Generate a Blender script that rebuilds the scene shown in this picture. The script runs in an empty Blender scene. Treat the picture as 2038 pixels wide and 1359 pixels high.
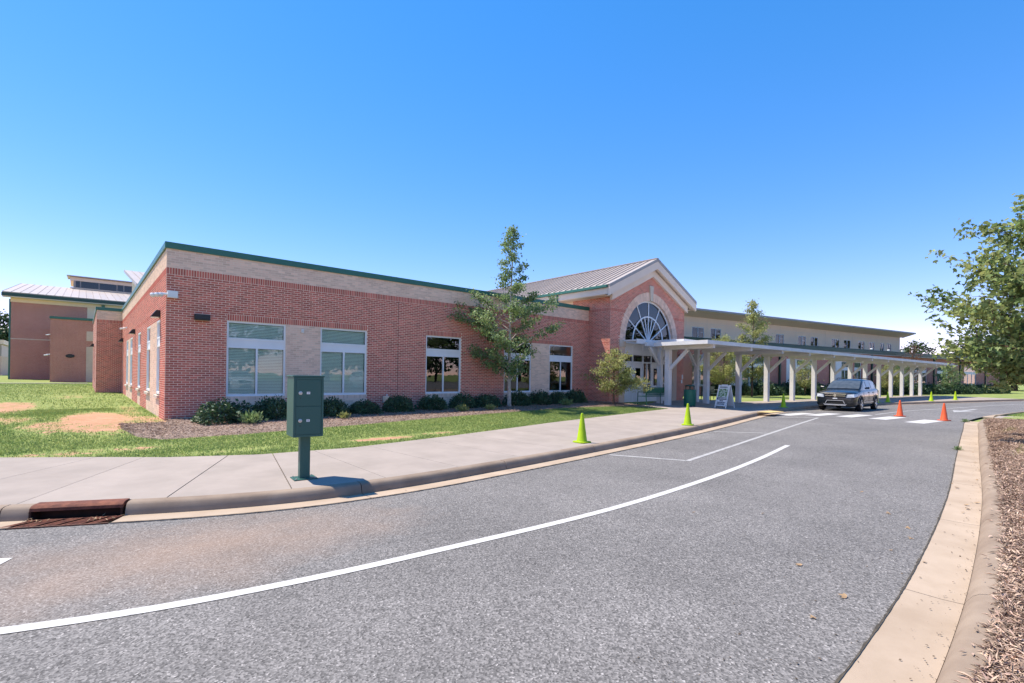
import bpy, bmesh, math, random
import numpy as np
from mathutils import Vector, Matrix
random.seed(7)
RNG = np.random.default_rng(11)
rad = math.radians
sc = bpy.context.scene

# ------------------------------------------------------------------ camera
cam_d = bpy.data.cameras.new("camera")
cam = bpy.data.objects.new("camera", cam_d)
sc.collection.objects.link(cam)
cam_d.sensor_width = 36.0
cam_d.lens = 36.0 * 987 / 2038
cam_d.shift_y = 68.4 / 2038
cam_d.clip_start = 0.05
cam_d.clip_end = 3000
EYE = 1.78
YAW = math.atan2(.7556, .655)
ROLL = rad(0.85)
cam.matrix_world = (Matrix.Translation((0, 0, EYE)) @ Matrix.Rotation(YAW - math.pi / 2, 4, 'Z')
                    @ Matrix.Rotation(math.pi / 2, 4, 'X') @ Matrix.Rotation(ROLL, 4, 'Z'))
sc.camera = cam

# ------------------------------------------------------------------ sky, sun, exposure
SUN = Vector((-.30, .46, 1.0)).normalized()
world = bpy.data.worlds.new("World")
sc.world = world
world.use_nodes = True
wn = world.node_tree.nodes
wl = world.node_tree.links
wn.clear()
sky = wn.new("ShaderNodeTexSky")
sky.sky_type = 'NISHITA'
sky.sun_disc = False
sky.sun_elevation = math.asin(SUN.z)
sky.sun_rotation = math.atan2(SUN.x, SUN.y)
sky.altitude = 1500
sky.air_density = .85
sky.dust_density = 0.1
sky.ozone_density = 1.6
bg = wn.new("ShaderNodeBackground")
bg.inputs["Strength"].default_value = 0.15
wo = wn.new("ShaderNodeOutputWorld")
sky_hs = wn.new("ShaderNodeHueSaturation")          # the whole sky a little deeper in colour, as the photograph was graded
sky_hs.inputs["Saturation"].default_value = 1.73
sky_gm = wn.new("ShaderNodeGamma"); sky_gm.inputs["Gamma"].default_value = .66
wl.new(sky.outputs[0], sky_gm.inputs["Color"])
wl.new(sky_gm.outputs[0], sky_hs.inputs["Color"])
sky_mul = wn.new("ShaderNodeMixRGB"); sky_mul.blend_type = 'MULTIPLY'; sky_mul.inputs[0].default_value = 1.0
sky_mul.inputs[2].default_value = (1.18, .75, .80, 1)
wl.new(sky_hs.outputs[0], sky_mul.inputs[1])
wl.new(sky_mul.outputs[0], bg.inputs[0])
wl.new(bg.outputs[0], wo.inputs[0])
sun_d = bpy.data.lights.new("sun", 'SUN')
sun_d.energy = 2.0
sun_d.angle = rad(0.55)
sun_d.color = (1.0, .915, .79)
sun_o = bpy.data.objects.new("sun", sun_d)
sc.collection.objects.link(sun_o)
sun_o.rotation_euler = SUN.to_track_quat('Z', 'Y').to_euler()
sun_o.location = (0, 0, 60)
sc.view_settings.view_transform = 'Standard'
sc.view_settings.look = 'None'
sc.view_settings.exposure = 2.0
sc.view_settings.gamma = 1.0

# ------------------------------------------------------------------ pixel to direction helper (photograph 2038 px wide)
def HZ(u): return 728 + .0195 * u
def ray(u, v=0.):
    a = u - 1019
    return (.655 * 987 + .7556 * a, .7556 * 987 - .655 * a, HZ(u) - v)
def at_y(u, Y):
    r = ray(u); return r[0] * Y / r[1]
def at_x(u, X):
    r = ray(u); return r[1] * X / r[0]
def at_depth(u, d):
    r = ray(u); return (r[0] * d / 987, r[1] * d / 987)
def on_ground(u, v, z):
    r = ray(u, v); s = (z - EYE) / r[2]; return (r[0] * s, r[1] * s)

# ------------------------------------------------------------------ materials
MATS = {}
def pm(name, c, c2=None, rough=.7, metal=0., scale=5., detail=8., bump=0., bscale=60., island=0., spec=.35, coat=0., lo=.35, hi=.65, objr=0., hue=0.):
    m = bpy.data.materials.new(name); m.use_nodes = True
    nt = m.node_tree; N = nt.nodes; L = nt.links
    b = N["Principled BSDF"]
    b.inputs["Roughness"].default_value = rough
    b.inputs["Metallic"].default_value = metal
    b.inputs["Specular IOR Level"].default_value = spec
    b.inputs["Coat Weight"].default_value = coat
    tc = N.new("ShaderNodeTexCoord")
    if c2 is None: c2 = tuple(x * .88 for x in c)
    no = N.new("ShaderNodeTexNoise"); no.inputs["Scale"].default_value = scale; no.inputs["Detail"].default_value = detail
    no.inputs["Roughness"].default_value = .6
    L.new(tc.outputs["Object"], no.inputs["Vector"])
    cr = N.new("ShaderNodeValToRGB")
    cr.color_ramp.elements[0].position = lo; cr.color_ramp.elements[1].position = hi
    cr.color_ramp.elements[0].color = (*c2, 1); cr.color_ramp.elements[1].color = (*c, 1)
    L.new(no.outputs["Fac"], cr.inputs[0])
    out = cr.outputs[0]
    if island or objr:
        hs = N.new("ShaderNodeHueSaturation")
        add = None
        if island:
            g = N.new("ShaderNodeNewGeometry"); add = g.outputs["Random Per Island"]
        if objr:
            oi = N.new("ShaderNodeObjectInfo")
            if add is not None:
                ad = N.new("ShaderNodeMath"); ad.operation = 'ADD'; L.new(add, ad.inputs[0]); L.new(oi.outputs["Random"], ad.inputs[1])
                fr = N.new("ShaderNodeMath"); fr.operation = 'FRACT'; L.new(ad.outputs[0], fr.inputs[0]); add = fr.outputs[0]
            else: add = oi.outputs["Random"]
        amt = island or objr
        mr = N.new("ShaderNodeMapRange"); mr.inputs["To Min"].default_value = 1 - amt; mr.inputs["To Max"].default_value = 1 + amt
        L.new(add, mr.inputs["Value"]); L.new(mr.outputs[0], hs.inputs["Value"])
        if hue:
            wnz = N.new("ShaderNodeTexWhiteNoise"); wnz.noise_dimensions = '1D'; L.new(add, wnz.inputs["W"])
            mh = N.new("ShaderNodeMapRange"); mh.inputs["To Min"].default_value = .5 - hue; mh.inputs["To Max"].default_value = .5 + hue
            L.new(wnz.outputs["Value"], mh.inputs["Value"]); L.new(mh.outputs[0], hs.inputs["Hue"])
        L.new(out, hs.inputs["Color"]); out = hs.outputs[0]
    L.new(out, b.inputs["Base Color"])
    if bump:
        n2 = N.new("ShaderNodeTexNoise"); n2.inputs["Scale"].default_value = bscale; n2.inputs["Detail"].default_value = 6
        L.new(tc.outputs["Object"], n2.inputs["Vector"])
        bp = N.new("ShaderNodeBump"); bp.inputs["Strength"].default_value = bump; bp.inputs["Distance"].default_value = .02
        L.new(n2.outputs["Fac"], bp.inputs["Height"]); L.new(bp.outputs[0], b.inputs["Normal"])
    MATS[name] = m
    return m

def leaf_mat(name, c, c2, trans=.35, island=.35, hue=.02, spec=.3):
    m = pm(name, c, c2, rough=.55, scale=.9, detail=3, island=island, hue=hue, spec=spec)
    nt = m.node_tree; N = nt.nodes; L = nt.links
    b = N["Principled BSDF"]; o = N["Material Output"]
    col = b.inputs["Base Color"].links[0].from_socket
    t = N.new("ShaderNodeBsdfTranslucent"); L.new(col, t.inputs["Color"])
    mx = N.new("ShaderNodeMixShader"); mx.inputs[0].default_value = trans
    L.new(b.outputs[0], mx.inputs[1]); L.new(t.outputs[0], mx.inputs[2]); L.new(mx.outputs[0], o.inputs[0])
    return m

def glass_mat(name, tint, refl=.12, rough=.0):
    m = bpy.data.materials.new(name); m.use_nodes = True
    nt = m.node_tree; N = nt.nodes; L = nt.links; N.clear()
    o = N.new("ShaderNodeOutputMaterial"); t = N.new("ShaderNodeBsdfTransparent"); t.inputs[0].default_value = (*tint, 1)
    g = N.new("ShaderNodeBsdfGlossy"); g.inputs["Roughness"].default_value = rough
    g.inputs["Color"].default_value = (.95, .97, 1, 1)
    fz = N.new("ShaderNodeFresnel"); fz.inputs["IOR"].default_value = 1.5
    mr = N.new("ShaderNodeMapRange"); mr.inputs["From Min"].default_value = .04; mr.inputs["From Max"].default_value = 1
    mr.inputs["To Min"].default_value = refl; mr.inputs["To Max"].default_value = 1
    tc = N.new("ShaderNodeTexCoord"); no = N.new("ShaderNodeTexNoise"); no.inputs["Scale"].default_value = 1.3
    bp = N.new("ShaderNodeBump"); bp.inputs["Strength"].default_value = .03; bp.inputs["Distance"].default_value = .05
    L.new(tc.outputs["Object"], no.inputs["Vector"]); L.new(no.outputs["Fac"], bp.inputs["Height"]); L.new(bp.outputs[0], g.inputs["Normal"])
    mx = N.new("ShaderNodeMixShader")
    L.new(fz.outputs[0], mr.inputs["Value"]); L.new(mr.outputs[0], mx.inputs[0])
    L.new(t.outputs[0], mx.inputs[1]); L.new(g.outputs[0], mx.inputs[2]); L.new(mx.outputs[0], o.inputs[0])
    MATS[name] = m
    return m

pm("brick_red", (.58, .17, .12), (.50, .13, .092), rough=.85, scale=1.2, island=.22, objr=.0, spec=.2, bump=.25, bscale=120)
pm("brick_red_single", (.58, .17, .12), (.50, .13, .092), rough=.85, scale=1.2, objr=.22, spec=.2, bump=.25, bscale=120)
pm("brick_tan", (.82, .57, .43), (.75, .50, .37), rough=.85, scale=1.2, island=.14, spec=.2, bump=.25, bscale=120)
pm("mortar", (.86, .67, .52), (.80, .61, .47), rough=.95, scale=3, spec=.1)
pm("mortar_tan", (.74, .58, .47), (.68, .52, .42), rough=.95, scale=3, spec=.1)
pm("cream_panel", (.90, .66, .46), (.86, .62, .43), rough=.7, scale=.7)
pm("cream_trim", (.80, .65, .53), (.75, .60, .49), rough=.6, scale=1)
pm("limestone", (.62, .52, .42), (.55, .46, .37), rough=.8, scale=4, bump=.1)
pm("green_metal", (.035, .15, .11), (.03, .13, .095), rough=.4, scale=2, spec=.5)
pm("dark_green_metal", (.012, .06, .042), (.010, .05, .036), rough=.4, scale=2, spec=.5)
pm("roof_metal", (.44, .37, .32), (.38, .32, .28), rough=.45, metal=.1, scale=.6, objr=.06)
pm("fascia_grey", (.36, .33, .31), None, rough=.5)
pm("white_paint", (.78, .77, .76), (.72, .71, .70), rough=.5, scale=2)
pm("canopy_white", (.72, .70, .69), (.64, .62, .60), rough=.55, scale=1.5)
pm("post_stain", (.70, .66, .63), (.62, .50, .42), rough=.6, scale=1.0)
pm("window_frame", (.80, .80, .80), (.75, .75, .75), rough=.4, scale=2)
pm("blind", (.86, .95, .88), (.82, .91, .84), rough=.6, scale=2)
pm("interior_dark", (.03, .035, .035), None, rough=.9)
pm("black_metal", (.02, .02, .022), (.015, .015, .016), rough=.45, spec=.5)
pm("white_plastic", (.80, .80, .78), None, rough=.35)
pm("locker_green", (.030, .105, .085), (.026, .092, .075), rough=.42, scale=150, detail=2, bump=.06, bscale=400, spec=.5)
pm("steel", (.62, .61, .58), (.5, .49, .46), rough=.35, metal=.8, scale=30)
pm("bench_green", (.012, .105, .055), (.01, .085, .045), rough=.4, spec=.5)
pm("can_green", (.02, .15, .105), (.015, .11, .08), rough=.5, scale=6)
pm("cone_lime", (.38, .54, .0), (.33, .47, .0), rough=.5, scale=4, spec=.4)
pm("cone_orange", (.72, .11, .03), (.60, .085, .022), rough=.5, scale=5, spec=.4)
pm("concrete_walk", (.34, .285, .245), (.285, .24, .205), rough=.88, scale=1.4, bump=.08, bscale=150, objr=.035)
pm("concrete_kerb", (.29, .222, .165), (.215, .158, .115), rough=.9, scale=2.2, bump=.12, bscale=110, objr=.05)
pm("concrete_gutter", (.42, .325, .24), (.345, .26, .185), rough=.9, scale=1.6, bump=.08, bscale=120, objr=.04)
pm("road_paint", (.52, .50, .475), (.38, .365, .345), rough=.7, scale=14, lo=.28, hi=.45)
pm("road_paint_worn", (.42, .405, .385), (.26, .25, .245), rough=.75, scale=9, lo=.3, hi=.6)
pm("yellow_tactile", (.60, .45, .20), (.5, .37, .16), rough=.8)
pm("rust", (.22, .075, .04), (.10, .03, .02), rough=.85, scale=9, bump=.3, bscale=40)
pm("rust_dark", (.06, .022, .015), (.03, .014, .010), rough=.9, scale=7)
pm("mulch_base", (.36, .265, .21), (.17, .12, .095), rough=.95, scale=24, bump=.8, bscale=45)
pm("mulch_chip", (.50, .37, .285), (.32, .22, .165), rough=.95, scale=2, island=.55, hue=.012)
pm("bark_pale", (.55, .47, .40), (.30, .23, .18), rough=.9, scale=9, bump=.3)
pm("bark_brown", (.16, .10, .07), (.09, .055, .04), rough=.9, scale=12, bump=.3)
leaf_mat("leaf_maple", (.33, .37, .13), (.17, .23, .075), trans=.45, island=.45, hue=.025)
leaf_mat("leaf_young", (.28, .36, .15), (.17, .25, .095), trans=.38, island=.4, hue=.02)
leaf_mat("leaf_yellow", (.44, .43, .16), (.27, .30, .10), trans=.4, island=.4, hue=.02)
leaf_mat("leaf_shrub", (.075, .13, .055), (.035, .075, .032), trans=.15, island=.5, hue=.015, spec=.5)
leaf_mat("leaf_far", (.075, .115, .045), (.045, .075, .032), trans=.25, island=.4)
leaf_mat("leaf_red", (.20, .10, .065), (.13, .08, .05), trans=.3, island=.4)
leaf_mat("grass_blade", (.30, .36, .115), (.20, .28, .08), trans=.4, island=.35, hue=.02)
pm("leaf_dry_dark", (.16, .11, .07), (.06, .045, .03), rough=.9, island=.4)
pm("leaf_dry", (.40, .27, .15), (.24, .15, .08), rough=.8, island=.3, objr=0)
pm("car_paint", (.010, .013, .016), None, rough=.25, metal=0., coat=.5, spec=.4)
pm("car_white", (.75, .76, .77), None, rough=.25, coat=.8)
pm("car_silver", (.42, .43, .45), None, rough=.25, metal=.6, coat=.8)
pm("tyre", (.018, .018, .018), None, rough=.85)
pm("chrome", (.75, .76, .78), None, rough=.12, metal=1.0)
pm("lamp_clear", (.75, .78, .80), (.5, .53, .56), rough=.08, spec=.8, scale=14)
pm("tail_red", (.35, .01, .01), None, rough=.15, spec=.7)
pm("sign_white", (.80, .80, .79), None, rough=.5)
pm("sign_dark", (.04, .045, .06), None, rough=.6)
pm("sign_picture", (.10, .22, .07), (.65, .70, .62), rough=.6, scale=13, lo=.44, hi=.53)
glass_mat("glass_blue", (.88, .97, .93), .06)
glass_mat("glass_dark", (.55, .66, .62), .09)
glass_mat("glass_arch", (.10, .13, .13), .06)
glass_mat("glass_car", (.22, .25, .26), .2)

# brick texture for walls too far off to show single bricks
def brick_tex(name, c, c2, mort, vertical_axis=True):
    m = bpy.data.materials.new(name); m.use_nodes = True
    nt = m.node_tree; N = nt.nodes; L = nt.links; b = N["Principled BSDF"]; b.inputs["Roughness"].default_value = .9
    b.inputs["Specular IOR Level"].default_value = .15
    tc = N.new("ShaderNodeTexCoord"); sp = N.new("ShaderNodeSeparateXYZ"); L.new(tc.outputs["Object"], sp.inputs[0])
    ad = N.new("ShaderNodeMath"); ad.operation = 'ADD'; L.new(sp.outputs[0], ad.inputs[0]); L.new(sp.outputs[1], ad.inputs[1])
    cb = N.new("ShaderNodeCombineXYZ"); L.new(ad.outputs[0], cb.inputs[0]); L.new(sp.outputs[2], cb.inputs[1])
    bt = N.new("ShaderNodeTexBrick"); bt.inputs["Scale"].default_value = 1.0
    bt.inputs["Brick Width"].default_value = .203; bt.inputs["Row Height"].default_value = .0677
    bt.inputs["Mortar Size"].default_value = .007; bt.inputs["Mortar Smooth"].default_value = .2
    bt.inputs["Color1"].default_value = (*c, 1); bt.inputs["Color2"].default_value = (*c2, 1); bt.inputs["Mortar"].default_value = (*mort, 1)
    L.new(cb.outputs[0], bt.inputs["Vector"])
    no = N.new("ShaderNodeTexNoise"); no.inputs["Scale"].default_value = .7; no.inputs["Detail"].default_value = 5
    L.new(tc.outputs["Object"], no.inputs["Vector"])
    mr = N.new("ShaderNodeMapRange"); mr.inputs["To Min"].default_value = .85; mr.inputs["To Max"].default_value = 1.12
    L.new(no.outputs["Fac"], mr.inputs["Value"])
    hs = N.new("ShaderNodeHueSaturation"); L.new(bt.outputs["Color"], hs.inputs["Color"]); L.new(mr.outputs[0], hs.inputs["Value"])
    L.new(hs.outputs[0], b.inputs["Base Color"])
    MATS[name] = m
brick_tex("brick_far", (.50, .165, .125), (.44, .14, .105), (.72, .55, .45))
brick_tex("brick_far_tan", (.68, .51, .40), (.63, .46, .36), (.72, .57, .47))

# asphalt: speckled aggregate with a broad clay stain
def asphalt():
    m = bpy.data.materials.new("asphalt"); m.use_nodes = True
    nt = m.node_tree; N = nt.nodes; L = nt.links; b = N["Principled BSDF"]; b.inputs["Roughness"].default_value = .85
    b.inputs["Specular IOR Level"].default_value = .3
    tc = N.new("ShaderNodeTexCoord")
    def noise(s, d=4, r=.6):
        n = N.new("ShaderNodeTexNoise"); n.inputs["Scale"].default_value = s; n.inputs["Detail"].default_value = d; n.inputs["Roughness"].default_value = r
        L.new(tc.outputs["Object"], n.inputs["Vector"]); return n
    vo = N.new("ShaderNodeTexVoronoi"); vo.inputs["Scale"].default_value = 78; L.new(tc.outputs["Object"], vo.inputs["Vector"])
    r1 = N.new("ShaderNodeValToRGB"); e = r1.color_ramp.elements
    e[0].position = .0; e[0].color = (.055, .051, .048, 1); e[1].position = 1; e[1].color = (.46, .425, .40, 1)
    r1.color_ramp.elements.new(.55).color = (.165, .154, .145, 1)
    r1.color_ramp.elements.new(.86).color = (.25, .232, .218, 1)
    L.new(vo.outputs["Color"], r1.inputs[0])
    n2 = noise(.35, 9, .68); r2 = N.new("ShaderNodeMapRange"); r2.inputs["From Min"].default_value = .3; r2.inputs["From Max"].default_value = .7
    r2.inputs["To Min"].default_value = .78; r2.inputs["To Max"].default_value = 1.2; L.new(n2.outputs["Fac"], r2.inputs["Value"])
    hs = N.new("ShaderNodeHueSaturation"); L.new(r1.outputs[0], hs.inputs["Color"]); L.new(r2.outputs[0], hs.inputs["Value"])
    # clay washed out of the lawn near the drain
    vm = N.new("ShaderNodeVectorMath"); vm.operation = 'SUBTRACT'; vm.inputs[1].default_value = (.9, 5.75, 0); L.new(tc.outputs["Object"], vm.inputs[0])
    vs = N.new("ShaderNodeVectorMath"); vs.operation = 'MULTIPLY'; vs.inputs[1].default_value = (.42, .85, 0); L.new(vm.outputs[0], vs.inputs[0])
    ln = N.new("ShaderNodeVectorMath"); ln.operation = 'LENGTH'; L.new(vs.outputs[0], ln.inputs[0])
    n3 = noise(1.6, 6); ad = N.new("ShaderNodeMath"); ad.operation = 'MULTIPLY_ADD'; ad.inputs[1].default_value = 1.2
    L.new(n3.outputs["Fac"], ad.inputs[0]); L.new(ln.outputs["Value"], ad.inputs[2])
    mr = N.new("ShaderNodeMapRange"); mr.inputs["From Min"].default_value = 1.75; mr.inputs["From Max"].default_value = .5
    mr.inputs["To Min"].default_value = 0; mr.inputs["To Max"].default_value = .5; L.new(ad.outputs[0], mr.inputs["Value"])
    mx = N.new("ShaderNodeMixRGB"); mx.inputs[2].default_value = (.36, .235, .16, 1)
    L.new(mr.outputs[0], mx.inputs[0]); L.new(hs.outputs[0], mx.inputs[1]); L.new(mx.outputs[0], b.inputs["Base Color"])
    bp = N.new("ShaderNodeBump"); bp.inputs["Strength"].default_value = .35; bp.inputs["Distance"].default_value = .006
    L.new(vo.outputs["Distance"], bp.inputs["Height"]); L.new(bp.outputs[0], b.inputs["Normal"])
    MATS["asphalt"] = m
asphalt()

# lawn soil: grass colour over red clay, driven by a per-vertex 'soil' amount with a noisy edge
def lawn():
    m = bpy.data.materials.new("lawn"); m.use_nodes = True
    nt = m.node_tree; N = nt.nodes; L = nt.links; b = N["Principled BSDF"]; b.inputs["Roughness"].default_value = .95
    b.inputs["Specular IOR Level"].default_value = .1
    tc = N.new("ShaderNodeTexCoord"); at = N.new("ShaderNodeAttribute"); at.attribute_name = "soil"
    n1 = N.new("ShaderNodeTexNoise"); n1.inputs["Scale"].default_value = 4.5; n1.inputs["Detail"].default_value = 10; n1.inputs["Roughness"].default_value = .78
    L.new(tc.outputs["Object"], n1.inputs["Vector"])
    ad = N.new("ShaderNodeMath"); ad.operation = 'ADD'; L.new(at.outputs["Fac"], ad.inputs[0]); L.new(n1.outputs["Fac"], ad.inputs[1])
    mr = N.new("ShaderNodeMapRange"); mr.inputs["From Min"].default_value = .93; mr.inputs["From Max"].default_value = 1.0; L.new(ad.outputs[0], mr.inputs["Value"])
    n2 = N.new("ShaderNodeTexNoise"); n2.inputs["Scale"].default_value = 1.1; n2.inputs["Detail"].default_value = 10; n2.inputs["Roughness"].default_value = .75
    L.new(tc.outputs["Object"], n2.inputs["Vector"])
    g = N.new("ShaderNodeValToRGB"); g.color_ramp.elements[0].position = .3; g.color_ramp.elements[1].position = .72
    g.color_ramp.elements[0].color = (.15, .20, .06, 1); g.color_ramp.elements[1].color = (.30, .33, .11, 1); L.new(n2.outputs["Fac"], g.inputs[0])
    s = N.new("ShaderNodeValToRGB"); s.color_ramp.elements[0].position = .35; s.color_ramp.elements[1].position = .65
    s.color_ramp.elements[0].color = (.34, .17, .095, 1); s.color_ramp.elements[1].color = (.52, .31, .20, 1); L.new(n1.outputs["Fac"], s.inputs[0])
    mx = N.new("ShaderNodeMixRGB"); L.new(mr.outputs[0], mx.inputs[0]); L.new(g.outputs[0], mx.inputs[1]); L.new(s.outputs[0], mx.inputs[2])
    L.new(mx.outputs[0], b.inputs["Base Color"])
    n4 = N.new("ShaderNodeTexNoise"); n4.inputs["Scale"].default_value = 30; n4.inputs["Detail"].default_value = 6; L.new(tc.outputs["Object"], n4.inputs["Vector"])
    bp = N.new("ShaderNodeBump"); bp.inputs["Strength"].default_value = .7; bp.inputs["Distance"].default_value = .03
    L.new(n4.outputs["Fac"], bp.inputs["Height"]); L.new(bp.outputs[0], b.inputs["Normal"])
    MATS["lawn"] = m
lawn()

# ------------------------------------------------------------------ object helpers
COL = sc.collection
def link(name, me, mat, parent=None, smooth=False):
    o = bpy.data.objects.new(name, me); COL.objects.link(o)
    if mat is not None and not me.materials: me.materials.append(MATS[mat])
    if parent is not None: o.parent = parent
    if smooth: me.polygons.foreach_set("use_smooth", [True] * len(me.polygons))
    return o
def tag(o, label, cat, group=None):
    o["label"] = label; o["category"] = cat
    if group: o["group"] = group
    return o
def empty(name, loc=(0, 0, 0), rz=0., label=None, cat=None, group=None):
    o = bpy.data.objects.new(name, None); COL.objects.link(o)
    o.empty_display_size = .2; o.location = loc; o.rotation_euler = (0, 0, rz)
    if label: tag(o, label, cat, group)
    return o
def copy_tree(o, parent=None):
    c = o.copy(); COL.objects.link(c); c.parent = parent
    for ch in o.children: copy_tree(ch, c)
    return c

class MB:
    def __init__(s): s.v = []; s.f = []
    def quad(s, *p):
        n = len(s.v); s.v += [tuple(q) for q in p]; s.f.append(tuple(range(n, n + len(p))))
    def hexa(s, p, skip=()):
        """p: 8 corners, bottom ring 0-3 ccw from above, top ring 4-7"""
        n = len(s.v); s.v += [tuple(q) for q in p]
        F = [(0, 3, 2, 1), (4, 5, 6, 7), (0, 1, 5, 4), (1, 2, 6, 5), (2, 3, 7, 6), (3, 0, 4, 7)]
        s.f += [tuple(n + i for i in f) for k, f in enumerate(F) if k not in skip]
    def box(s, x0, x1, y0, y1, z0, z1):
        s.hexa([(x0, y0, z0), (x1, y0, z0), (x1, y1, z0), (x0, y1, z0), (x0, y0, z1), (x1, y0, z1), (x1, y1, z1), (x0, y1, z1)])
    def bar(s, a, b, w, h, up=(0, 0, 1)):
        a = Vector(a); b = Vector(b); d = (b - a).normalized(); up = Vector(up)
        r = d.cross(up).normalized(); t = r.cross(d).normalized()
        r *= w / 2; t *= h / 2
        s.hexa([a - r - t, a + r - t, b + r - t, b - r - t, a - r + t, a + r + t, b + r + t, b - r + t])
    def tube(s, pts, rads, n=8, cap=True):
        base = len(s.v); pts = [Vector(p) for p in pts]; up = Vector((.37, .21, .9))
        for i, p in enumerate(pts):
            d = (pts[min(i + 1, len(pts) - 1)] - pts[max(i - 1, 0)]).normalized()
            if abs(d.dot(up)) > .98: up = Vector((1, 0, 0))
            r = d.cross(up).normalized(); t = d.cross(r)
            for k in range(n):
                a = 2 * math.pi * k / n
                s.v.append(tuple(p + (r * math.cos(a) + t * math.sin(a)) * rads[i]))
        for i in range(len(pts) - 1):
            for k in range(n):
                a = base + i * n + k; b = base + i * n + (k + 1) % n
                s.f.append((a, b, b + n, a + n))
        if cap:
            s.f.append(tuple(base + k for k in range(n))[::-1]); s.f.append(tuple(base + (len(pts) - 1) * n + k for k in range(n)))
    def lathe(s, prof, n=20, c=(0, 0, 0)):
        base = len(s.v)
        for r, z in prof:
            for k in range(n):
                a = 2 * math.pi * k / n; s.v.append((c[0] + r * math.cos(a), c[1] + r * math.sin(a), c[2] + z))
        for i in range(len(prof) - 1):
            for k in range(n):
                a = base + i * n + k; b = base + i * n + (k + 1) % n
                s.f.append((a, b, b + n, a + n))
    def prism(s, poly, z0, z1):
        """poly list of (x,y)"""
        n = len(s.v); m = len(poly)
        s.v += [(x, y, z0) for x, y in poly] + [(x, y, z1) for x, y in poly]
        s.f.append(tuple(n + i for i in range(m))[::-1]); s.f.append(tuple(n + m + i for i in range(m)))
        for i in range(m): j = (i + 1) % m; s.f.append((n + i, n + j, n + m + j, n + m + i))
    def mesh(s, name, fix=False):
        me = bpy.data.meshes.new(name); me.from_pydata(s.v, [], s.f); me.update()
        if fix:
            b = bmesh.new(); b.from_mesh(me); bmesh.ops.recalc_face_normals(b, faces=b.faces); b.to_mesh(me); b.free()
        return me
    def build(s, name, mat, parent=None, smooth=False, fix=True, bevel=0.):
        me = s.mesh(name, fix)
        if bevel:
            b = bmesh.new(); b.from_mesh(me)
            bmesh.ops.bevel(b, geom=list(b.edges), offset=bevel, segments=2, affect='EDGES', profile=.5)
            b.to_mesh(me); b.free()
        o = link(name, me, mat, parent)
        if smooth:
            me.polygons.foreach_set("use_smooth", [True] * len(me.polygons))
            try: me.set_sharp_from_angle(angle=rad(35))
            except Exception: pass
        return o

class Wall:
    """a vertical wall frame: u along the wall, z up, d outwards"""
    def __init__(s, o, udir, ndir):
        s.o = Vector((o[0], o[1], 0)); s.u = Vector((udir[0], udir[1], 0)).normalized(); s.n = Vector((ndir[0], ndir[1], 0)).normalized()
    def P(s, u, z, d=0.): return s.o + s.u * u + s.n * d + Vector((0, 0, z))
    def box(s, mb, u0, u1, z0, z1, d0, d1):
        mb.hexa([s.P(u0, z0, d1), s.P(u1, z0, d1), s.P(u1, z0, d0), s.P(u0, z0, d0), s.P(u0, z1, d1), s.P(u1, z1, d1), s.P(u1, z1, d0), s.P(u0, z1, d0)])
    def quad(s, mb, u0, u1, z0, z1, d):
        mb.quad(s.P(u0, z0, d), s.P(u1, z0, d), s.P(u1, z1, d), s.P(u0, z1, d))

CH = .0677; BL = .203; BR = .002; JT = .0072
def backing(W, L, z0, z1, holes, depth=.16):
    """wall face with openings and their reveals (holes: u0,u1,z0,z1)"""
    mb = MB()
    us = sorted({0, L} | {h[0] for h in holes} | {h[1] for h in holes}); zs = sorted({z0, z1} | {h[2] for h in holes} | {h[3] for h in holes})
    for a, b in zip(us, us[1:]):
        for c, d in zip(zs, zs[1:]):
            cu = (a + b) / 2; cz = (c + d) / 2
            if any(h[0] < cu < h[1] and h[2] < cz < h[3] for h in holes): continue
            W.quad(mb, a, b, c, d, 0)
    for h in holes:
        P = W.P
        mb.quad(P(h[0], h[2], 0), P(h[0], h[3], 0), P(h[0], h[3], -depth), P(h[0], h[2], -depth))
        mb.quad(P(h[1], h[2], 0), P(h[1], h[3], 0), P(h[1], h[3], -depth), P(h[1], h[2], -depth))
        mb.quad(P(h[0], h[3], 0), P(h[1], h[3], 0), P(h[1], h[3], -depth), P(h[0], h[3], -depth))
        mb.quad(P(h[0], h[2], 0), P(h[1], h[2], 0), P(h[1], h[2], -depth), P(h[0], h[2], -depth))
    return mb

def lay_bricks(W, L, z0, z1, zones, inside=None):
    """zones: (u0,u1,z0,z1,kind) kind hole|tan|soldier|recess. returns list of (kind,u0,u1,z0,z1,d)"""
    out = []; rows = int(round((z1 - z0) / CH))
    for r in range(rows):
        za = z0 + r * CH; zb = za + CH; zc = (za + zb) / 2
        act = [q for q in zones if q[2] < zc < q[3]]
        cuts = sorted({0, L} | {max(0, min(L, q[0])) for q in act} | {max(0, min(L, q[1])) for q in act})
        for a, b in zip(cuts, cuts[1:]):
            if b - a < .02: continue
            k = 'red'
            for q in act:
                if q[0] < (a + b) / 2 < q[1]: k = q[4]
            if k in ('hole', 'soldier', 'soldier_tan'): continue
            d = BR if k != 'recess' else -.0
            if k == 'recess': k = 'red'; d = BR * 2.6
            off = (r % 2) * BL / 2
            n0 = math.floor((a - off) / BL); x = off + n0 * BL
            while x < b:
                ua = max(x, a) + JT; ub = min(x + BL, b) - JT
                if ub - ua > .025: out.append((k, ua, ub, za + JT, zb - JT, d))
                x += BL
    for q in zones:
        if q[4].startswith('soldier'):
            kk = 'tan' if q[4].endswith('tan') else 'red'
            n = max(1, int(round((q[1] - q[0]) / CH))); w = (q[1] - q[0]) / n
            for i in range(n):
                out.append((kk, q[0] + i * w + JT, q[0] + (i + 1) * w - JT, q[2] + JT, q[3] - JT, BR * 1.8))
    if inside: out = [b for b in out if inside((b[1] + b[2]) / 2, b[4])]
    return out

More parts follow.
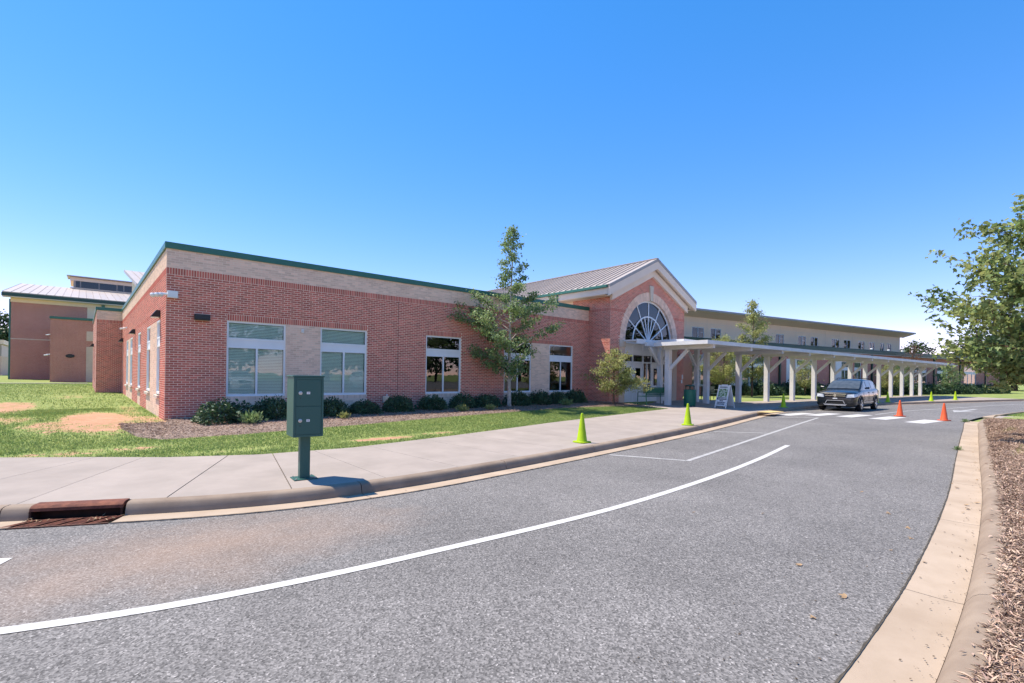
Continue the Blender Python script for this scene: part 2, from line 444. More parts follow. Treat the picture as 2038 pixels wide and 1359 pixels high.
def brick_parts(W, bricks, parent, singles=0, near=None):
    """bricks as real blocks: the largest in view are objects of their own, the rest one 'stuff' mesh per colour"""
    chosen = set()
    if singles:
        full = [(i, (W.P(b[1], b[3]) - Vector((0, 0, EYE))).length) for i, b in enumerate(bricks) if b[0] == 'red' and abs(b[2] - b[1] - (BL - 2 * JT)) < 1e-4 and abs(b[5] - BR) < 1e-6 and (near is None or near(b))]
        full.sort(key=lambda t: t[1]); chosen = {i for i, _ in full[:singles]}
        mb = MB(); O = W.P(0, 0) ; 
        W2 = Wall((0, 0), W.u, W.n)
        W2.box(mb, -(BL - 2 * JT) / 2, (BL - 2 * JT) / 2, -(CH - 2 * JT) / 2, (CH - 2 * JT) / 2, -.004, BR)
        me = mb.mesh("brick", True); me.materials.append(MATS["brick_red_single"])
        for i in sorted(chosen):
            b = bricks[i]; o = bpy.data.objects.new("brick", me); COL.objects.link(o); o.parent = parent
            o.location = W.P((b[1] + b[2]) / 2, (b[3] + b[4]) / 2, 0)
    for kind in ('red', 'tan'):
        mb = MB()
        for i, b in enumerate(bricks):
            if b[0] != kind or i in chosen: continue
            p = W.P
            mb.hexa([p(b[1], b[3], b[5]), p(b[2], b[3], b[5]), p(b[2], b[3], -.004), p(b[1], b[3], -.004),
                     p(b[1], b[4], b[5]), p(b[2], b[4], b[5]), p(b[2], b[4], -.004), p(b[1], b[4], -.004)], skip=(4,))
        if mb.f:
            o = mb.build("brick_courses" if kind == 'red' else "tan_brick_courses", "brick_red" if kind == 'red' else "brick_tan", parent)
            o["kind"] = "stuff"

def window(W, u0, u1, z0, z1, parent, cols=2, blind=True, glass="glass_blue", fr=.055, d=-.07, tilt=.5, band=True, wide=1.0):
    """aluminium window: transom light, white spandrel band, lower lights; panes and blind are sub-parts"""
    w = empty("window", W.P((u0 + u1) / 2, z0)); w.parent = parent
    inv = Matrix.Translation(-w.location)
    def fin(o): o.matrix_parent_inverse = inv
    h = z1 - z0
    zt = z0 + h * .765; zb0 = z0 + h * .655; zb1 = zt - .03
    if not band: zb0 = zb1 = z0 + h * .72; zt = zb0 + .05
    mb = MB()
    W.box(mb, u0, u0 + fr, z0, z1, d - .05, d + .02); W.box(mb, u1 - fr, u1, z0, z1, d - .05, d + .02)
    W.box(mb, u0 + fr, u1 - fr, z1 - fr, z1, d - .05, d + .02); W.box(mb, u0 + fr, u1 - fr, z0, z0 + fr * 1.3, d - .05, d + .025)
    W.box(mb, u0 + fr, u1 - fr, zt - .03, zt + .03, d - .05, d + .018)
    if band: W.box(mb, u0 + fr, u1 - fr, zb0 - .03, zb0 + .02, d - .05, d + .018)
    for i in range(1, cols):
        x = u0 + (u1 - u0) * i / cols
        W.box(mb, x - fr * .55, x + fr * .55, z0 + fr * 1.3, zb0 - .03, d - .05, d + .016)
    fin(mb.build("frame", "window_frame", w))
    if band:
        mb = MB(); W.box(mb, u0 + fr, u1 - fr, zb0 + .02, zt - .03, d - .045, d + .004); fin(mb.build("spandrel_panel", "window_frame", w))
    cells = [(u0 + fr, u1 - fr, zt + .03, z1 - fr)]
    for i in range(cols):
        a = u0 + (u1 - u0) * i / cols + (fr * .55 if i else fr); b = u0 + (u1 - u0) * (i + 1) / cols - (fr * .55 if i < cols - 1 else fr)
        cells.append((a, b, z0 + fr * 1.3, zb0 - .03))
    for c in cells:
        mb = MB(); W.quad(mb, *c, d - .012); fin(mb.build("pane", glass, w, fix=False))
    if blind:
        mb = MB()
        for c in cells:
            z = c[2]; st = .05
            while z < c[3] - .01:
                if tilt < 1:
                    mb.quad(W.P(c[0], z, d - .075), W.P(c[1], z, d - .075), W.P(c[1], z + st * (.98 - tilt * .35), d - .10), W.P(c[0], z + st * (.98 - tilt * .35), d - .10))
                z += st
        o = mb.build("blind", "blind", w, fix=False); fin(o)
    return w

def leaf_obj(name, P, D, Nn, S, mat, parent=None, shape='rhomb', w=.38):
    """many small leaf faces. P base, D direction, Nn normal, S length"""
    n = len(P); D = D / np.linalg.norm(D, axis=1)[:, None]
    R = np.cross(D, Nn); R /= np.maximum(np.linalg.norm(R, axis=1)[:, None], 1e-6); Nn = np.cross(R, D)
    if shape == 'rhomb':
        tmpl = np.array([[0, 0, 0], [.45, w, .08], [1, 0, -.06], [.45, -w, .08]]); faces = [(0, 1, 2), (0, 2, 3)]
    elif shape == 'maple':
        tmpl = np.array([[0, 0, 0], [.1, .42, .05], [.48, .52, .03], [.5, .2, .06], [1, 0, -.12], [.5, -.2, .06], [.48, -.52, .03], [.1, -.42, .05]])
        faces = [(0, 1, 2), (0, 2, 3), (0, 3, 4), (0, 4, 5), (0, 5, 6), (0, 6, 7)]
    else:
        tmpl = np.array([[0, -w * .5, 0], [0, w * .5, 0], [1, 0, .0]]); faces = [(0, 1, 2)]
    k = len(tmpl)
    V = (P[:, None, :] + (tmpl[None, :, 0:1] * D[:, None, :] + tmpl[None, :, 1:2] * R[:, None, :] + tmpl[None, :, 2:3] * Nn[:, None, :]) * S[:, None, None]).reshape(-1, 3)
    F = (np.arange(n)[:, None, None] * k + np.array(faces)[None]).reshape(-1)
    me = bpy.data.meshes.new(name); nf = n * len(faces)
    me.vertices.add(n * k); me.vertices.foreach_set("co", V.astype(np.float32).ravel())
    me.loops.add(nf * 3); me.loops.foreach_set("vertex_index", F.astype(np.int32))
    me.polygons.add(nf); me.polygons.foreach_set("loop_start", np.arange(0, nf * 3, 3, dtype=np.int32)); me.polygons.foreach_set("loop_total", np.full(nf, 3, dtype=np.int32))
    me.update(calc_edges=True); me.validate()
    return link(name, me, mat, parent)

def rnd_unit(n):
    v = RNG.normal(size=(n, 3)); return v / np.linalg.norm(v, axis=1)[:, None]

# ------------------------------------------------------------------ ground levels and kerb lines (metres)
YK = np.array([(-40, 75), (-20, 38), (-12, 23.5), (-9, 17.8), (-7, 14.1), (-5, 11.4), (-3, 9.4), (-1.5, 8.25), (-.7, 7.82), (.14, 7.42), (1.0, 7.05), (1.71, 6.82), (2.4, 6.68), (3.3, 6.62), (4.4, 6.64), (5.6, 6.74), (9.1, 7.1), (12.7, 7.5), (16.5, 8.02), (20, 8.6), (23.4, 9.15), (26, 9.45), (28.8, 9.58), (33, 9.4), (37.7, 8.85), (44, 7.65), (51.6, 6.1), (60, 4.4), (70, 2.2), (85, -1.6), (110, -9), (150, -22)])
YR = np.array([(-40, 60), (-20, 24), (-12, 11), (-8, 5.6), (-5, 2.9), (-2, 1.4), (0, 1.02), (3.3, .93), (5.3, .99), (6.9, 1.09), (9.6, 1.31), (14.7, 1.85), (21.9, 2.6), (27.9, 3.15), (32, 3.05), (40, 2.1), (50, .1), (60, -2.3), (75, -6.5), (110, -18), (150, -34)])
YW = np.array([(-40, 81), (-20, 43), (-9, 22.3), (-5, 16.2), (-3, 14.2), (-1.1, 12.6), (.25, 11.72), (1.23, 11.02), (2.6, 10.45), (4.4, 10.3), (7.3, 10.76), (11.85, 11.6), (20.7, 12.74), (30, 13.9), (64, 11.2), (70, 5.6), (110, -5.6), (150, -18)])
def smooth_tab(T):
    """C1 interpolation (Catmull-Rom style tangents)"""
    x = T[:, 0]; y = T[:, 1]; m = np.gradient(y, x)
    def f(q):
        q = np.asarray(q, dtype=float); i = np.clip(np.searchsorted(x, q) - 1, 0, len(x) - 2)
        h = x[i + 1] - x[i]; t = np.clip((q - x[i]) / h, 0, 1)
        return (2 * t**3 - 3 * t**2 + 1) * y[i] + (t**3 - 2 * t**2 + t) * h * m[i] + (-2 * t**3 + 3 * t**2) * y[i + 1] + (t**3 - t**2) * h * m[i + 1]
    return f
yk = smooth_tab(YK); yr = smooth_tab(YR)
def yw(x): return np.interp(x, YW[:, 0], YW[:, 1])
def S01(t): t = np.clip(t, 0, 1); return t * t * (3 - 2 * t)
def zr(x): return .2 * S01((np.asarray(x, dtype=float) - 3) / 25)
def zb(x): return .33 + .12 * np.clip((np.asarray(x, dtype=float) - 1.8) / 19, 0, 1)
def zlawn(x, y):
    """lawn level left of the walk"""
    x = np.asarray(x, dtype=float); y = np.asarray(y, dtype=float)
    w = yw(x); t = S01((y - w) / np.maximum(16.4 - w, 2.0)); z0 = zr(x) + .17
    z = z0 + (zb(x) - z0) * t
    return z + .15 * S01((y - 20) / 35)
def zground(x, y):
    x = np.asarray(x, dtype=float); y = np.asarray(y, dtype=float)
    k = yk(x); r = yr(x); w = yw(x)
    road = zr(x) - .08
    left = np.where(y > w - .15, zlawn(x, y), zr(x) + .02)
    right = zr(x) + .14
    tl = S01((y - k - .7) / .6); tr = S01((r - .62 - y) / .35)
    z = road + (left - road) * tl
    z = z + (right - z) * tr
    return z

def fnoise(x, y, s=1.0):
    x = x * s; y = y * s
    return (np.sin(1.7 * x + 2.1 * np.sin(.9 * y)) * np.cos(1.3 * y + 1.7 * np.sin(.8 * x)) * .5 + np.sin(3.9 * x + 1.1 + 2 * np.sin(1.9 * y)) * np.cos(3.3 * y + .4) * .3 + np.sin(8.1 * x + 3 * np.sin(2.7 * y)) * np.cos(7.3 * y) * .2)
def soil_amt(x, y):
    x = np.asarray(x, dtype=float); y = np.asarray(y, dtype=float); s = np.zeros(np.broadcast(x, y).shape)
    for cx, cy, rx, ry, a in [(.35, 18.4, 1.25, 4.6, .56), (-.5, 17.0, 1.0, 2.2, .50), (1.3, 17.6, .9, 3.6, .50), (-1.9, 19.5, 1.5, 2.2, .44), (-2.2, 26, 1.3, 5.0, .52), (1.3, 22, .5, 5, .44), (-.2, 12.6, 2.2, .5, .45), (2.2, 11.3, 1.2, .35, .38), (5.6, 11.3, 1.1, .35, .55), (7.2, 11.5, 1.0, .3, .45), (-.5, 34, 1.2, 3, .4), (-4.5, 22, 1.4, 2.5, .45)]:
        d = ((x - cx) / rx)**2 + ((y - cy) / ry)**2
        s = np.maximum(s, a * np.clip(1.35 - d, 0, 1))
    return s + .07 * fnoise(x, y, 1.3)

# ------------------------------------------------------------------ ground sheet
def build_ground():
    xs = np.concatenate([np.linspace(-900, -60, 12), np.linspace(-50, -14, 19), np.arange(-12, 24, .3), np.arange(24, 70, .9), np.linspace(72, 160, 20), np.linspace(190, 1200, 12)])
    ys = np.concatenate([np.linspace(-900, -60, 12), np.linspace(-50, -6, 23), np.arange(-5, 7, .6), np.arange(7, 20, .22), np.arange(20, 40, .5), np.arange(40, 90, 2), np.linspace(95, 200, 12), np.linspace(260, 1300, 12)])
    X, Y = np.meshgrid(xs, ys); Z = zground(X, Y)
    far = (np.abs(X) > 160) | (Y > 200) | (Y < -60); Z = np.where(far, np.minimum(Z, .1) - .05, Z)
    nx, ny = len(xs), len(ys)
    me = bpy.data.meshes.new("ground")
    V = np.stack([X, Y, Z], -1).reshape(-1, 3)
    i = np.arange(nx * ny).reshape(ny, nx)
    F = np.stack([i[:-1, :-1], i[:-1, 1:], i[1:, 1:], i[1:, :-1]], -1).reshape(-1, 4)
    me.from_pydata(V.tolist(), [], F.tolist()); me.update()
    a = me.attributes.new("soil", 'FLOAT', 'POINT'); a.data.foreach_set("value", soil_amt(X, Y).astype(np.float32).ravel())
    o = link("ground", me, "lawn", smooth=True); o["kind"] = "structure"
build_ground()

# arc-length samples of a kerb line y=f(x)
def arc(f, x0, x1, step=.25, end=False):
    x = np.linspace(x0, x1, int((x1 - x0) / .02)); y = f(x)
    s = np.concatenate([[0], np.cumsum(np.hypot(np.diff(x), np.diff(y)))])
    q = np.arange(0, s[-1], step); q = np.append(q, s[-1]) if end and s[-1] - q[-1] > .02 else q; xx = np.interp(q, s, x); yy = np.interp(q, s, y)
    tx = np.gradient(xx); ty = np.gradient(yy); l = np.hypot(tx, ty)
    return np.stack([xx, yy], 1), np.stack([tx / l, ty / l], 1), q

# road sheet between the two asphalt edges
def build_road():
    x = np.concatenate([np.arange(-38, -12, 1.), np.arange(-12, 40, .3), np.arange(40, 140, 1.)])
    a = yr(x) - .02; b = yk(x) + .02; n = 17
    V = []; F = []
    for i, X in enumerate(x):
        for k in range(n):
            t = k / (n - 1); crown = .05 * (1 - (2 * t - 1)**2)
            V.append((X, a[i] + (b[i] - a[i]) * t, float(zr(X)) + crown * .6))
    for i in range(len(x) - 1):
        for k in range(n - 1):
            p = i * n + k; F.append((p, p + n, p + n + 1, p + 1))
    me = bpy.data.meshes.new("road"); me.from_pydata(V, [], F); me.update()
    o = link("road", me, "asphalt", smooth=True); o["kind"] = "structure"
build_road()
def road_z(x, y):
    a = float(yr(x)); b = float(yk(x)); t = min(1, max(0, (y - a) / (b - a)))
    return float(zr(x)) + .03 * (1 - (2 * t - 1)**2)

# painted markings: thin strips laid on the road
def strip(name, pts, w, mat, dz=.005):
    """pts polyline in plan, resampled"""
    P = np.array(pts, dtype=float); s = np.concatenate([[0], np.cumsum(np.hypot(*np.diff(P, axis=0).T))])
    q = np.linspace(0, s[-1], max(2, int(s[-1] / .2)))
    if len(P) > 2:
        x = smooth_tab(np.stack([s, P[:, 0]], 1))(q); y = smooth_tab(np.stack([s, P[:, 1]], 1))(q)
    else: x = np.interp(q, s, P[:, 0]); y = np.interp(q, s, P[:, 1])
    tx = np.gradient(x); ty = np.gradient(y); l = np.hypot(tx, ty); nx = -ty / l; ny = tx / l
    mb = MB(); V = []
    for i in range(len(q)):
        for k in (-1, 0, 1):
            X = x[i] + nx[i] * w / 2 * k; Y = y[i] + ny[i] * w / 2 * k; V.append((X, Y, road_z(X, Y) + dz))
    mb.v = V
    for i in range(len(q) - 1):
        for k in range(2):
            p = i * 3 + k; mb.f.append((p, p + 3, p + 4, p + 1))
    o = mb.build(name, mat, fix=False); o["kind"] = "structure"; return o
strip("road_line", [(-4.2, 6.6), (-2.2, 5.45), (-.41, 4.71), (.38, 4.47), (1.39, 4.3), (2.84, 4.19), (5.1, 4.09), (7.91, 4.22), (10.8, 4.52), (13.64, 4.94)], .115, "road_paint")
strip("bay_line", [(9.55, 5.4), (16.0, 6.3), (23.4, 7.3)], .10, "road_paint_worn")
for a, b in [((8.99, 6.98), (9.55, 5.45)), ((15.2, 7.7), (15.95, 6.36)), ((22.1, 8.7), (23.4, 7.36))]:
    strip("bay_line", [a, b], .10, "road_paint_worn")
strip("road_line", [(27.9, 6.35), (32.6, 6.15), (39.9, 5.1), (50.2, 3.6), (60, 1.6)], .11, "road_paint_worn")
for (u, v) in [(1585, 828.3), (1640, 829.8), (1702, 833.2), (1768, 838), (1841, 844.8)]:
    cx, cy = on_ground(u, v, .17)
    strip("crosswalk_bar", [(cx - 1.15, cy + .12), (cx + 1.15, cy - .12)], .62, "road_paint")
def flat_shape(name, poly, mat):
    mb = MB(); mb.quad(*[(x, y, road_z(x, y) + .005) for x, y in poly]); o = mb.build(name, mat, fix=False); o["kind"] = "structure"
ax, ay = on_ground(14, 1113, .02)
p0 = on_ground(31, 1106, .02); p1 = on_ground(-60, 1109, .02); p2 = on_ground(-60, 1155, .02)
flat_shape("road_arrow", [p0, p1, p2], "road_paint")
cx, cy = on_ground(1918, 821.5, .22)
flat_shape("road_arrow", [(cx - 2.4, cy + .08), (cx - .2, cy + .42), (cx - .2, cy + .08), (cx + 2.6, cy - .12), (cx + 2.6, cy - .34), (cx - .2, cy - .14), (cx - .2, cy - .45)], "road_paint_worn")

# kerbs: gutter pan, kerb face and top, poured in lengths with joints
def kerb(root_name, f, x0, x1, side, prof, seglen, skip=None, zoff=0.):
    root = empty(root_name); root["kind"] = "structure"
    P, T, q = arc(f, x0, x1, .25, True); Nn = np.stack([-T[:, 1], T[:, 0]], 1) * side
    n = int(seglen / .25); i = 0
    while i < len(P) - 1:
        j = min(i + n, len(P) - 1)
        for part, pr, mat in (("gutter_slab", prof[0], "concrete_gutter"), ("kerb_stone", prof[1], "concrete_kerb")):
            mb = MB(); m = len(pr)
            for t in range(i, j + 1):
                e = .006 if t == i else (-.006 if t == j else 0)
                for (d, z) in pr:
                    mb.v.append((P[t, 0] + Nn[t, 0] * d + T[t, 0] * e, P[t, 1] + Nn[t, 1] * d + T[t, 1] * e, float(zr(P[t, 0])) + z + zoff))
            for t in range(j - i):
                for k in range(m): 
                    a = t * m + k; b = t * m + (k + 1) % m; mb.f.append((a, b, b + m, a + m))
            mb.f.append(tuple(range(m))); mb.f.append(tuple(range((j - i) * m, (j - i) * m + m))[::-1])
            xm = P[(i + j) // 2, 0]
            if skip and part == "kerb_stone" and skip(xm): continue
            mb.build(part, mat, root, smooth=True)
        i = j
    return root
GUT = [(0, -.1), (0, .012), (.2, .002), (.36, -.002), (.36, -.1)]
KRB = [(.364, -.1), (.364, .0), (.375, .05), (.40, .115), (.425, .138), (.46, .148), (.56, .15), (.56, -.1)]
DRX0, DRX1 = -.62, .26
def s_of(f, x): 
    return x
kerb("kerb", yk, -20, DRX0, 1, (GUT, KRB), 3.0)
kerb("kerb", yk, DRX1, 100, 1, (GUT, KRB), 3.0)
GUTR = [(0, -.1), (0, .010), (.25, .0), (.38, .004), (.38, -.1)]
KRBR = [(.383, -.1), (.383, .004), (.40, .04), (.43, .085), (.47, .115), (.53, .13), (.60, .135), (.60, -.1)]
kerb("kerb", yr, -10, 27.4, -1, (GUTR, KRBR), 3.0)
KRBF = [(.383, -.1), (.383, .004), (.40, .06), (.45, .12), (.60, .13), (.60, -.1)]
kerb("kerb", yr, 31.5, 100, -1, (GUTR, KRBF), 3.0)

def seam(f, x0, x1, side, amp):
    P, T, q = arc(f, x0, x1, .06); Nn = np.stack([-T[:, 1], T[:, 0]], 1) * side; r = np.random.default_rng(5); mb = MB(); n = len(P)
    a = -.004 - amp * r.random(n)**2; b = .004 + amp * .3 * r.random(n)
    for i in range(n):
        for d in (a[i], b[i]):
            x, y = P[i] + Nn[i] * d; mb.v.append((x, y, max(road_z(x, y), float(zr(x)) + .012) + .0045))
    for i in range(n - 1): k = 2 * i; mb.f.append((k, k + 2, k + 3, k + 1))
    o = mb.build("gutter_seam", "seam_dirt", fix=False); o["kind"] = "structure"
pm("seam_dirt", (.085, .07, .05), (.045, .038, .03), rough=.95, scale=20)
seam(yr, -4, 27.4, -1, .013); seam(yk, -6, 40, 1, .012)
mb = MB(); gx = np.linspace(-40, 140, 61); gy = np.linspace(-52, -7.5, 10)
mb.v = [(x, y, float(zr(x)) + .16) for y in gy for x in gx]
mb.f = [(j * 61 + i, j * 61 + i + 1, (j + 1) * 61 + i + 1, (j + 1) * 61 + i) for j in range(9) for i in range(60)]
o = mb.build("car_park", "asphalt", fix=False); o["kind"] = "structure"

# left-hand walk: concrete slabs with tooled joints
def build_walk():
    root = empty("sidewalk"); root["kind"] = "structure"
    xs = [-20 + i * 2.0 for i in range(6)] + [-8, -6.4, -4.9, -3.5, -2.15, -.85, .62, 2.12, 3.62]
    x = 5.15
    while x < 66: xs.append(x); x += 1.55 if x < 40 else 2.2
    Pk, Tk, q = arc(yk, -38, 100, .1)
    def back_pt(x):
        i = int(np.argmin(np.abs(Pk[:, 0] - x))); n = np.array([-Tk[i, 1], Tk[i, 0]])
        p = Pk[i] + n * .563; L = 3.1
        for _ in range(14):
            e = p + n * L; L += (yw(e[0]) - e[1]) * .8
        return p, p + n * L
    for a, b in zip(xs, xs[1:]):
        (p0, e0), (p1, e1) = back_pt(a), back_pt(b)
        rows = 1 if a < 21 else 2
        for r in range(rows):
            mb = MB(); m = 5
            ring = []
            for k in range(m):
                t = k / (m - 1); X = a + (b - a) * t; s0, s1 = back_pt(X); lo = r / rows; hi = (r + 1) / rows
                ring.append((s0 + (s1 - s0) * (lo + (.004 if r else 0)), s0 + (s1 - s0) * hi))
            g = .008 if a != .62 and a != 2.12 else .016
            d0 = (ring[1][0] - ring[0][0]); d0 = d0 / np.linalg.norm(d0) * g; ring[0] = (ring[0][0] + d0, ring[0][1] + d0)
            low = [p[0] for p in ring]; high = [p[1] for p in ring]; poly = low + high[::-1]
            zz = [float(zr(p[0])) + .148 + .012 * (min(3.5, float(np.hypot(*(p - s0)))) if False else float(np.clip(p[1] - yk(p[0]) - .56, 0, 4.5))) for p in poly]
            n = len(poly)
            mb.v = [(p[0], p[1], z) for p, z in zip(poly, zz)] + [(p[0], p[1], z - .12) for p, z in zip(poly, zz)]
            for k in range(m - 1): mb.f.append((k, k + 1, n - 2 - k, n - 1 - k))
            for k in range(n): mb.f.append((k, (k + 1) % n, n + (k + 1) % n, n + k))
            mb.build("slab", "concrete_walk", root)
    # entrance plaza
    gx = [20.85, 23.1, 25.4, 27.7, 30.0]
    for a, b in zip(gx, gx[1:]):
        for k in range(2):
            mb = MB(); pts = []
            for X in (a + .008, b):
                y0 = float(yw(X)) + .008; y1 = 16.0; pts.append((X, y0 + (y1 - y0) * k / 2 + .008 * k, y0 + (y1 - y0) * (k + 1) / 2))
            def Z(x, y): return float(zr(x)) + .148 + .012 * min(4.5, max(0, y - float(yk(x)) - .56)) + .02 * max(0, y - 13.2)
            q = [(pts[0][0], pts[0][1]), (pts[1][0], pts[1][1]), (pts[1][0], pts[1][2]), (pts[0][0], pts[0][2])]
            mb.hexa([(x, y, Z(x, y) - .12) for x, y in q] + [(x, y, Z(x, y)) for x, y in q]); mb.build("slab", "concrete_walk", root)
    mb = MB(); 
    tx, ty = on_ground(1535, 822.5, .33)
    mb.box(tx - .7, tx + .7, ty - .3, ty + .3, .0, .02)
    o = mb.build("tactile_strip", "yellow_tactile", root); o.location = (0, 0, float(zr(tx)) + .155)
    return root
build_walk()
def walk_z(x, y): return float(zr(x)) + .148 + .012 * float(np.clip(y - yk(x) - .56, 0, 4.5)) + .02 * max(0., y - 13.2) * (1 if 20.8 < x < 30 else 0)

# crossing path through the island on the right, and the far path by the gymnasium
def slab_run(name, x0, x1, y0, y1, n, zf, along='y'):
    root = empty(name); root["kind"] = "structure"
    for i in range(n):
        a = y0 + (y1 - y0) * i / n + .006; b = y0 + (y1 - y0) * (i + 1) / n - .006
        mb = MB()
        if along == 'y': q = [(x0, a), (x1, a), (x1, b), (x0, b)]
        else: q = [(a, x0), (b, x0), (b, x1), (a, x1)]
        mb.hexa([(x, y, zf(x, y) - .1) for x, y in q] + [(x, y, zf(x, y)) for x, y in q]); mb.build("slab", "concrete_walk", root)
slab_run("island_path", 28.0, 30.6, -9, 2.45, 7, lambda x, y: .335)
mb = MB(); mb.box(28.05, 28.2, .2, 2.4, .335, .35); o = mb.build("path_edge_stripe", "yellow_tactile"); o["kind"] = "structure"
slab_run("far_path", 60.6, 62.2, -30, .4, 14, lambda x, y: float(zlawn(x, y)) + .03, along='x')

# ------------------------------------------------------------------ storm drain
def storm_drain():
    root = empty("storm_drain", (0, 0, 0), 0, "rusty iron storm drain hood and grate set into the kerb", "storm drain")
    P, T, q = arc(yk, DRX0, DRX1, .05)
    Nn = np.stack([-T[:, 1], T[:, 0]], 1)
    def sweep(prof, name, mat, i0=0, i1=None, smooth=True):
        mb = MB(); i1 = len(P) - 1 if i1 is None else i1; m = len(prof)
        for t in range(i0, i1 + 1):
            for d, z in prof: mb.v.append((P[t, 0] + Nn[t, 0] * d, P[t, 1] + Nn[t, 1] * d, z))
        for t in range(i1 - i0):
            for k in range(m):
                a = t * m + k; b = t * m + (k + 1) % m; mb.f.append((a, b, b + m, a + m))
        mb.f.append(tuple(range(m))); mb.f.append(tuple(range((i1 - i0) * m, (i1 - i0) * m + m)))
        return mb.build(name, mat, root, smooth=smooth)
    sweep([(.372, .095), (.38, .13), (.41, .152), (.45, .16), (.565, .162), (.565, .12), (.43, .112), (.40, .095)], "hood", "rust")
    sweep([(.53, -.3), (.53, .12), (.565, .12), (.565, -.3)], "back_plate", "rust_dark")
    sweep([(.02, -.3), (.02, -.26), (.53, -.26), (.53, -.3)], "pit_floor", "rust_dark")
    for i in (0, len(P) - 1):
        mb = MB(); t = T[i] * (.02 if i == 0 else -.02); p = P[i]
        c = [p + Nn[i] * .365, p + Nn[i] * .56]
        mb.hexa([(c[0][0], c[0][1], -.25), (c[0][0] + t[0], c[0][1] + t[1], -.25), (c[1][0] + t[0], c[1][1] + t[1], -.25), (c[1][0], c[1][1], -.25),
                 (c[0][0], c[0][1], .094), (c[0][0] + t[0], c[0][1] + t[1], .094), (c[1][0] + t[0], c[1][1] + t[1], .094), (c[1][0], c[1][1], .094)])
        mb.build("side_plate", "rust_dark", root)
    g = sweep([(.0, -.04), (.0, .012), (.03, .012), (.03, -.04)], "grate_frame", "rust")
    sweep([(.335, -.04), (.335, .004), (.36, .004), (.36, -.04)], "grate_frame", "rust")
    n = len(P); nb = 15
    for b in range(nb):
        i = int((b + .5) / nb * (n - 1)); mb = MB()
        a = P[i] + Nn[i] * .03; c = P[min(n - 1, i)] + Nn[i] * .335
        sh = T[i] * -.10
        mb.bar((a[0] + sh[0], a[1] + sh[1], -.004), (c[0] - sh[0] * .6, c[1] - sh[1] * .6, -.008), .020, .03); mb.build("grate_bar", "rust", root)
    # caught twigs and leaf litter
    mb = MB(); r = random.Random(4)
    for k in range(26):
        i = r.choice([r.randint(0, 5), r.randint(n - 6, n - 1)]); d = r.uniform(.12, .36); p = P[i] + Nn[i] * d; a = r.uniform(0, 6.3); L = r.uniform(.02, .06)
        mb.bar((p[0], p[1], .014), (p[0] + L * math.cos(a), p[1] + L * math.sin(a), .02 + r.uniform(0, .015)), .006, .003)
    o = mb.build("leaf_litter", "leaf_dry", root); o["kind"] = "stuff"
storm_drain()

# ------------------------------------------------------------------ mulch beds
def mulch(name, label, x0, x1, yfront, yback, zfun, nchips, chip, dens=None, mound=.05, step=.2, reach=None):
    xs = np.arange(x0, x1 + step, step); n = 22
    V = []; F = []
    for i, X in enumerate(xs):
        a = float(yfront(X)); b = float(yback(X))
        for k in range(n):
            t = k / (n - 1); Y = a + (b - a) * t
            m = mound * min(1, 6 * min(t, 1.0)) if k else -.04
            V.append((X, Y, float(zfun(X, Y)) + m + .012 * float(fnoise(np.array(X * 2.3), np.array(Y * 2.3)))))
    for i in range(len(xs) - 1):
        for k in range(n - 1):
            p = i * n + k; F.append((p, p + n, p + n + 1, p + 1))
    me = bpy.data.meshes.new(name); me.from_pydata(V, [], F); me.update()
    root = link(name, me, "mulch_base", smooth=True)
    root["kind"] = "stuff"; root["label"] = label; root["category"] = "mulch"
    # loose shreds
    u = RNG.random(nchips); xx = x0 + (x1 - x0) * (u if dens is None else dens(u)); a = yfront(xx); b = yback(xx)
    t = RNG.random(nchips)
    if reach: b = a - reach; t = t**1.6
    yy = a + (b - a) * t - .03 + .06 * RNG.random(nchips)
    zz = np.array([float(zfun(X, Y)) for X, Y in zip(xx, yy)]) + mound * np.minimum(1, 6 * np.maximum(t, .02)) + .004 + .015 * RNG.random(nchips)
    Pn = np.stack([xx, yy, zz], 1); D = rnd_unit(nchips); D[:, 2] *= .3; Nn = rnd_unit(nchips) * .5 + np.array([0, 0, 1.])
    S = chip * (.4 + 1.1 * RNG.random(nchips))
    o = leaf_obj("mulch_shreds", Pn, D, Nn, S, "mulch_chip", root, w=.085); o["kind"] = "stuff"
    return root
MF = np.array([(.75, 15.6), (.85, 14.4), (1.05, 13.75), (1.39, 13.35), (2.89, 13.3), (5.8, 13.7), (10.1, 14.4), (16, 15.0), (19.5, 14.6), (20.6, 13.6), (20.84, 13.0)])
mulch("mulch_bed", "brown shredded mulch bed along the foot of the front brick wall", .75, 20.84, lambda x: np.interp(x, MF[:, 0], MF[:, 1]), lambda x: np.where(np.asarray(x) < 1.8, 16.4, 17.5) + 0 * np.asarray(x),
      lambda x, y: float(zlawn(x, y)), 60000, .055)
mulch("mulch_bed", "brown shredded mulch covering the planted island beside the right-hand kerb", -6, 27.95, lambda x: yr(x) - .585, lambda x: yr(x) - 9 + 0 * np.asarray(x),
      lambda x, y: .115 + float(zr(x)) + .02 * min(2., (float(yr(x)) - .58 - y)), 120000, .052, dens=lambda u: (7.8 + 26.1 * u**2.0) / 33.95, mound=.03, reach=1.5)

# shreds spilled on the kerb
n = 260; xx = 2.5 + 14 * RNG.random(n)**1.5; d = .44 + .2 * RNG.random(n)**.5
Pn = np.stack([xx, yr(xx) - d, zr(xx) + .137 + 0 * xx], 1); D = rnd_unit(n); D[:, 2] *= .05; Nn = rnd_unit(n) * .2 + np.array([0, 0, 1.])
o = leaf_obj("mulch_spill", Pn, D, Nn, .03 + .07 * RNG.random(n), "mulch_chip", None, w=.12)
o["kind"] = "stuff"; o["label"] = "loose mulch shreds spilled over the right-hand kerb top"; o["category"] = "mulch"

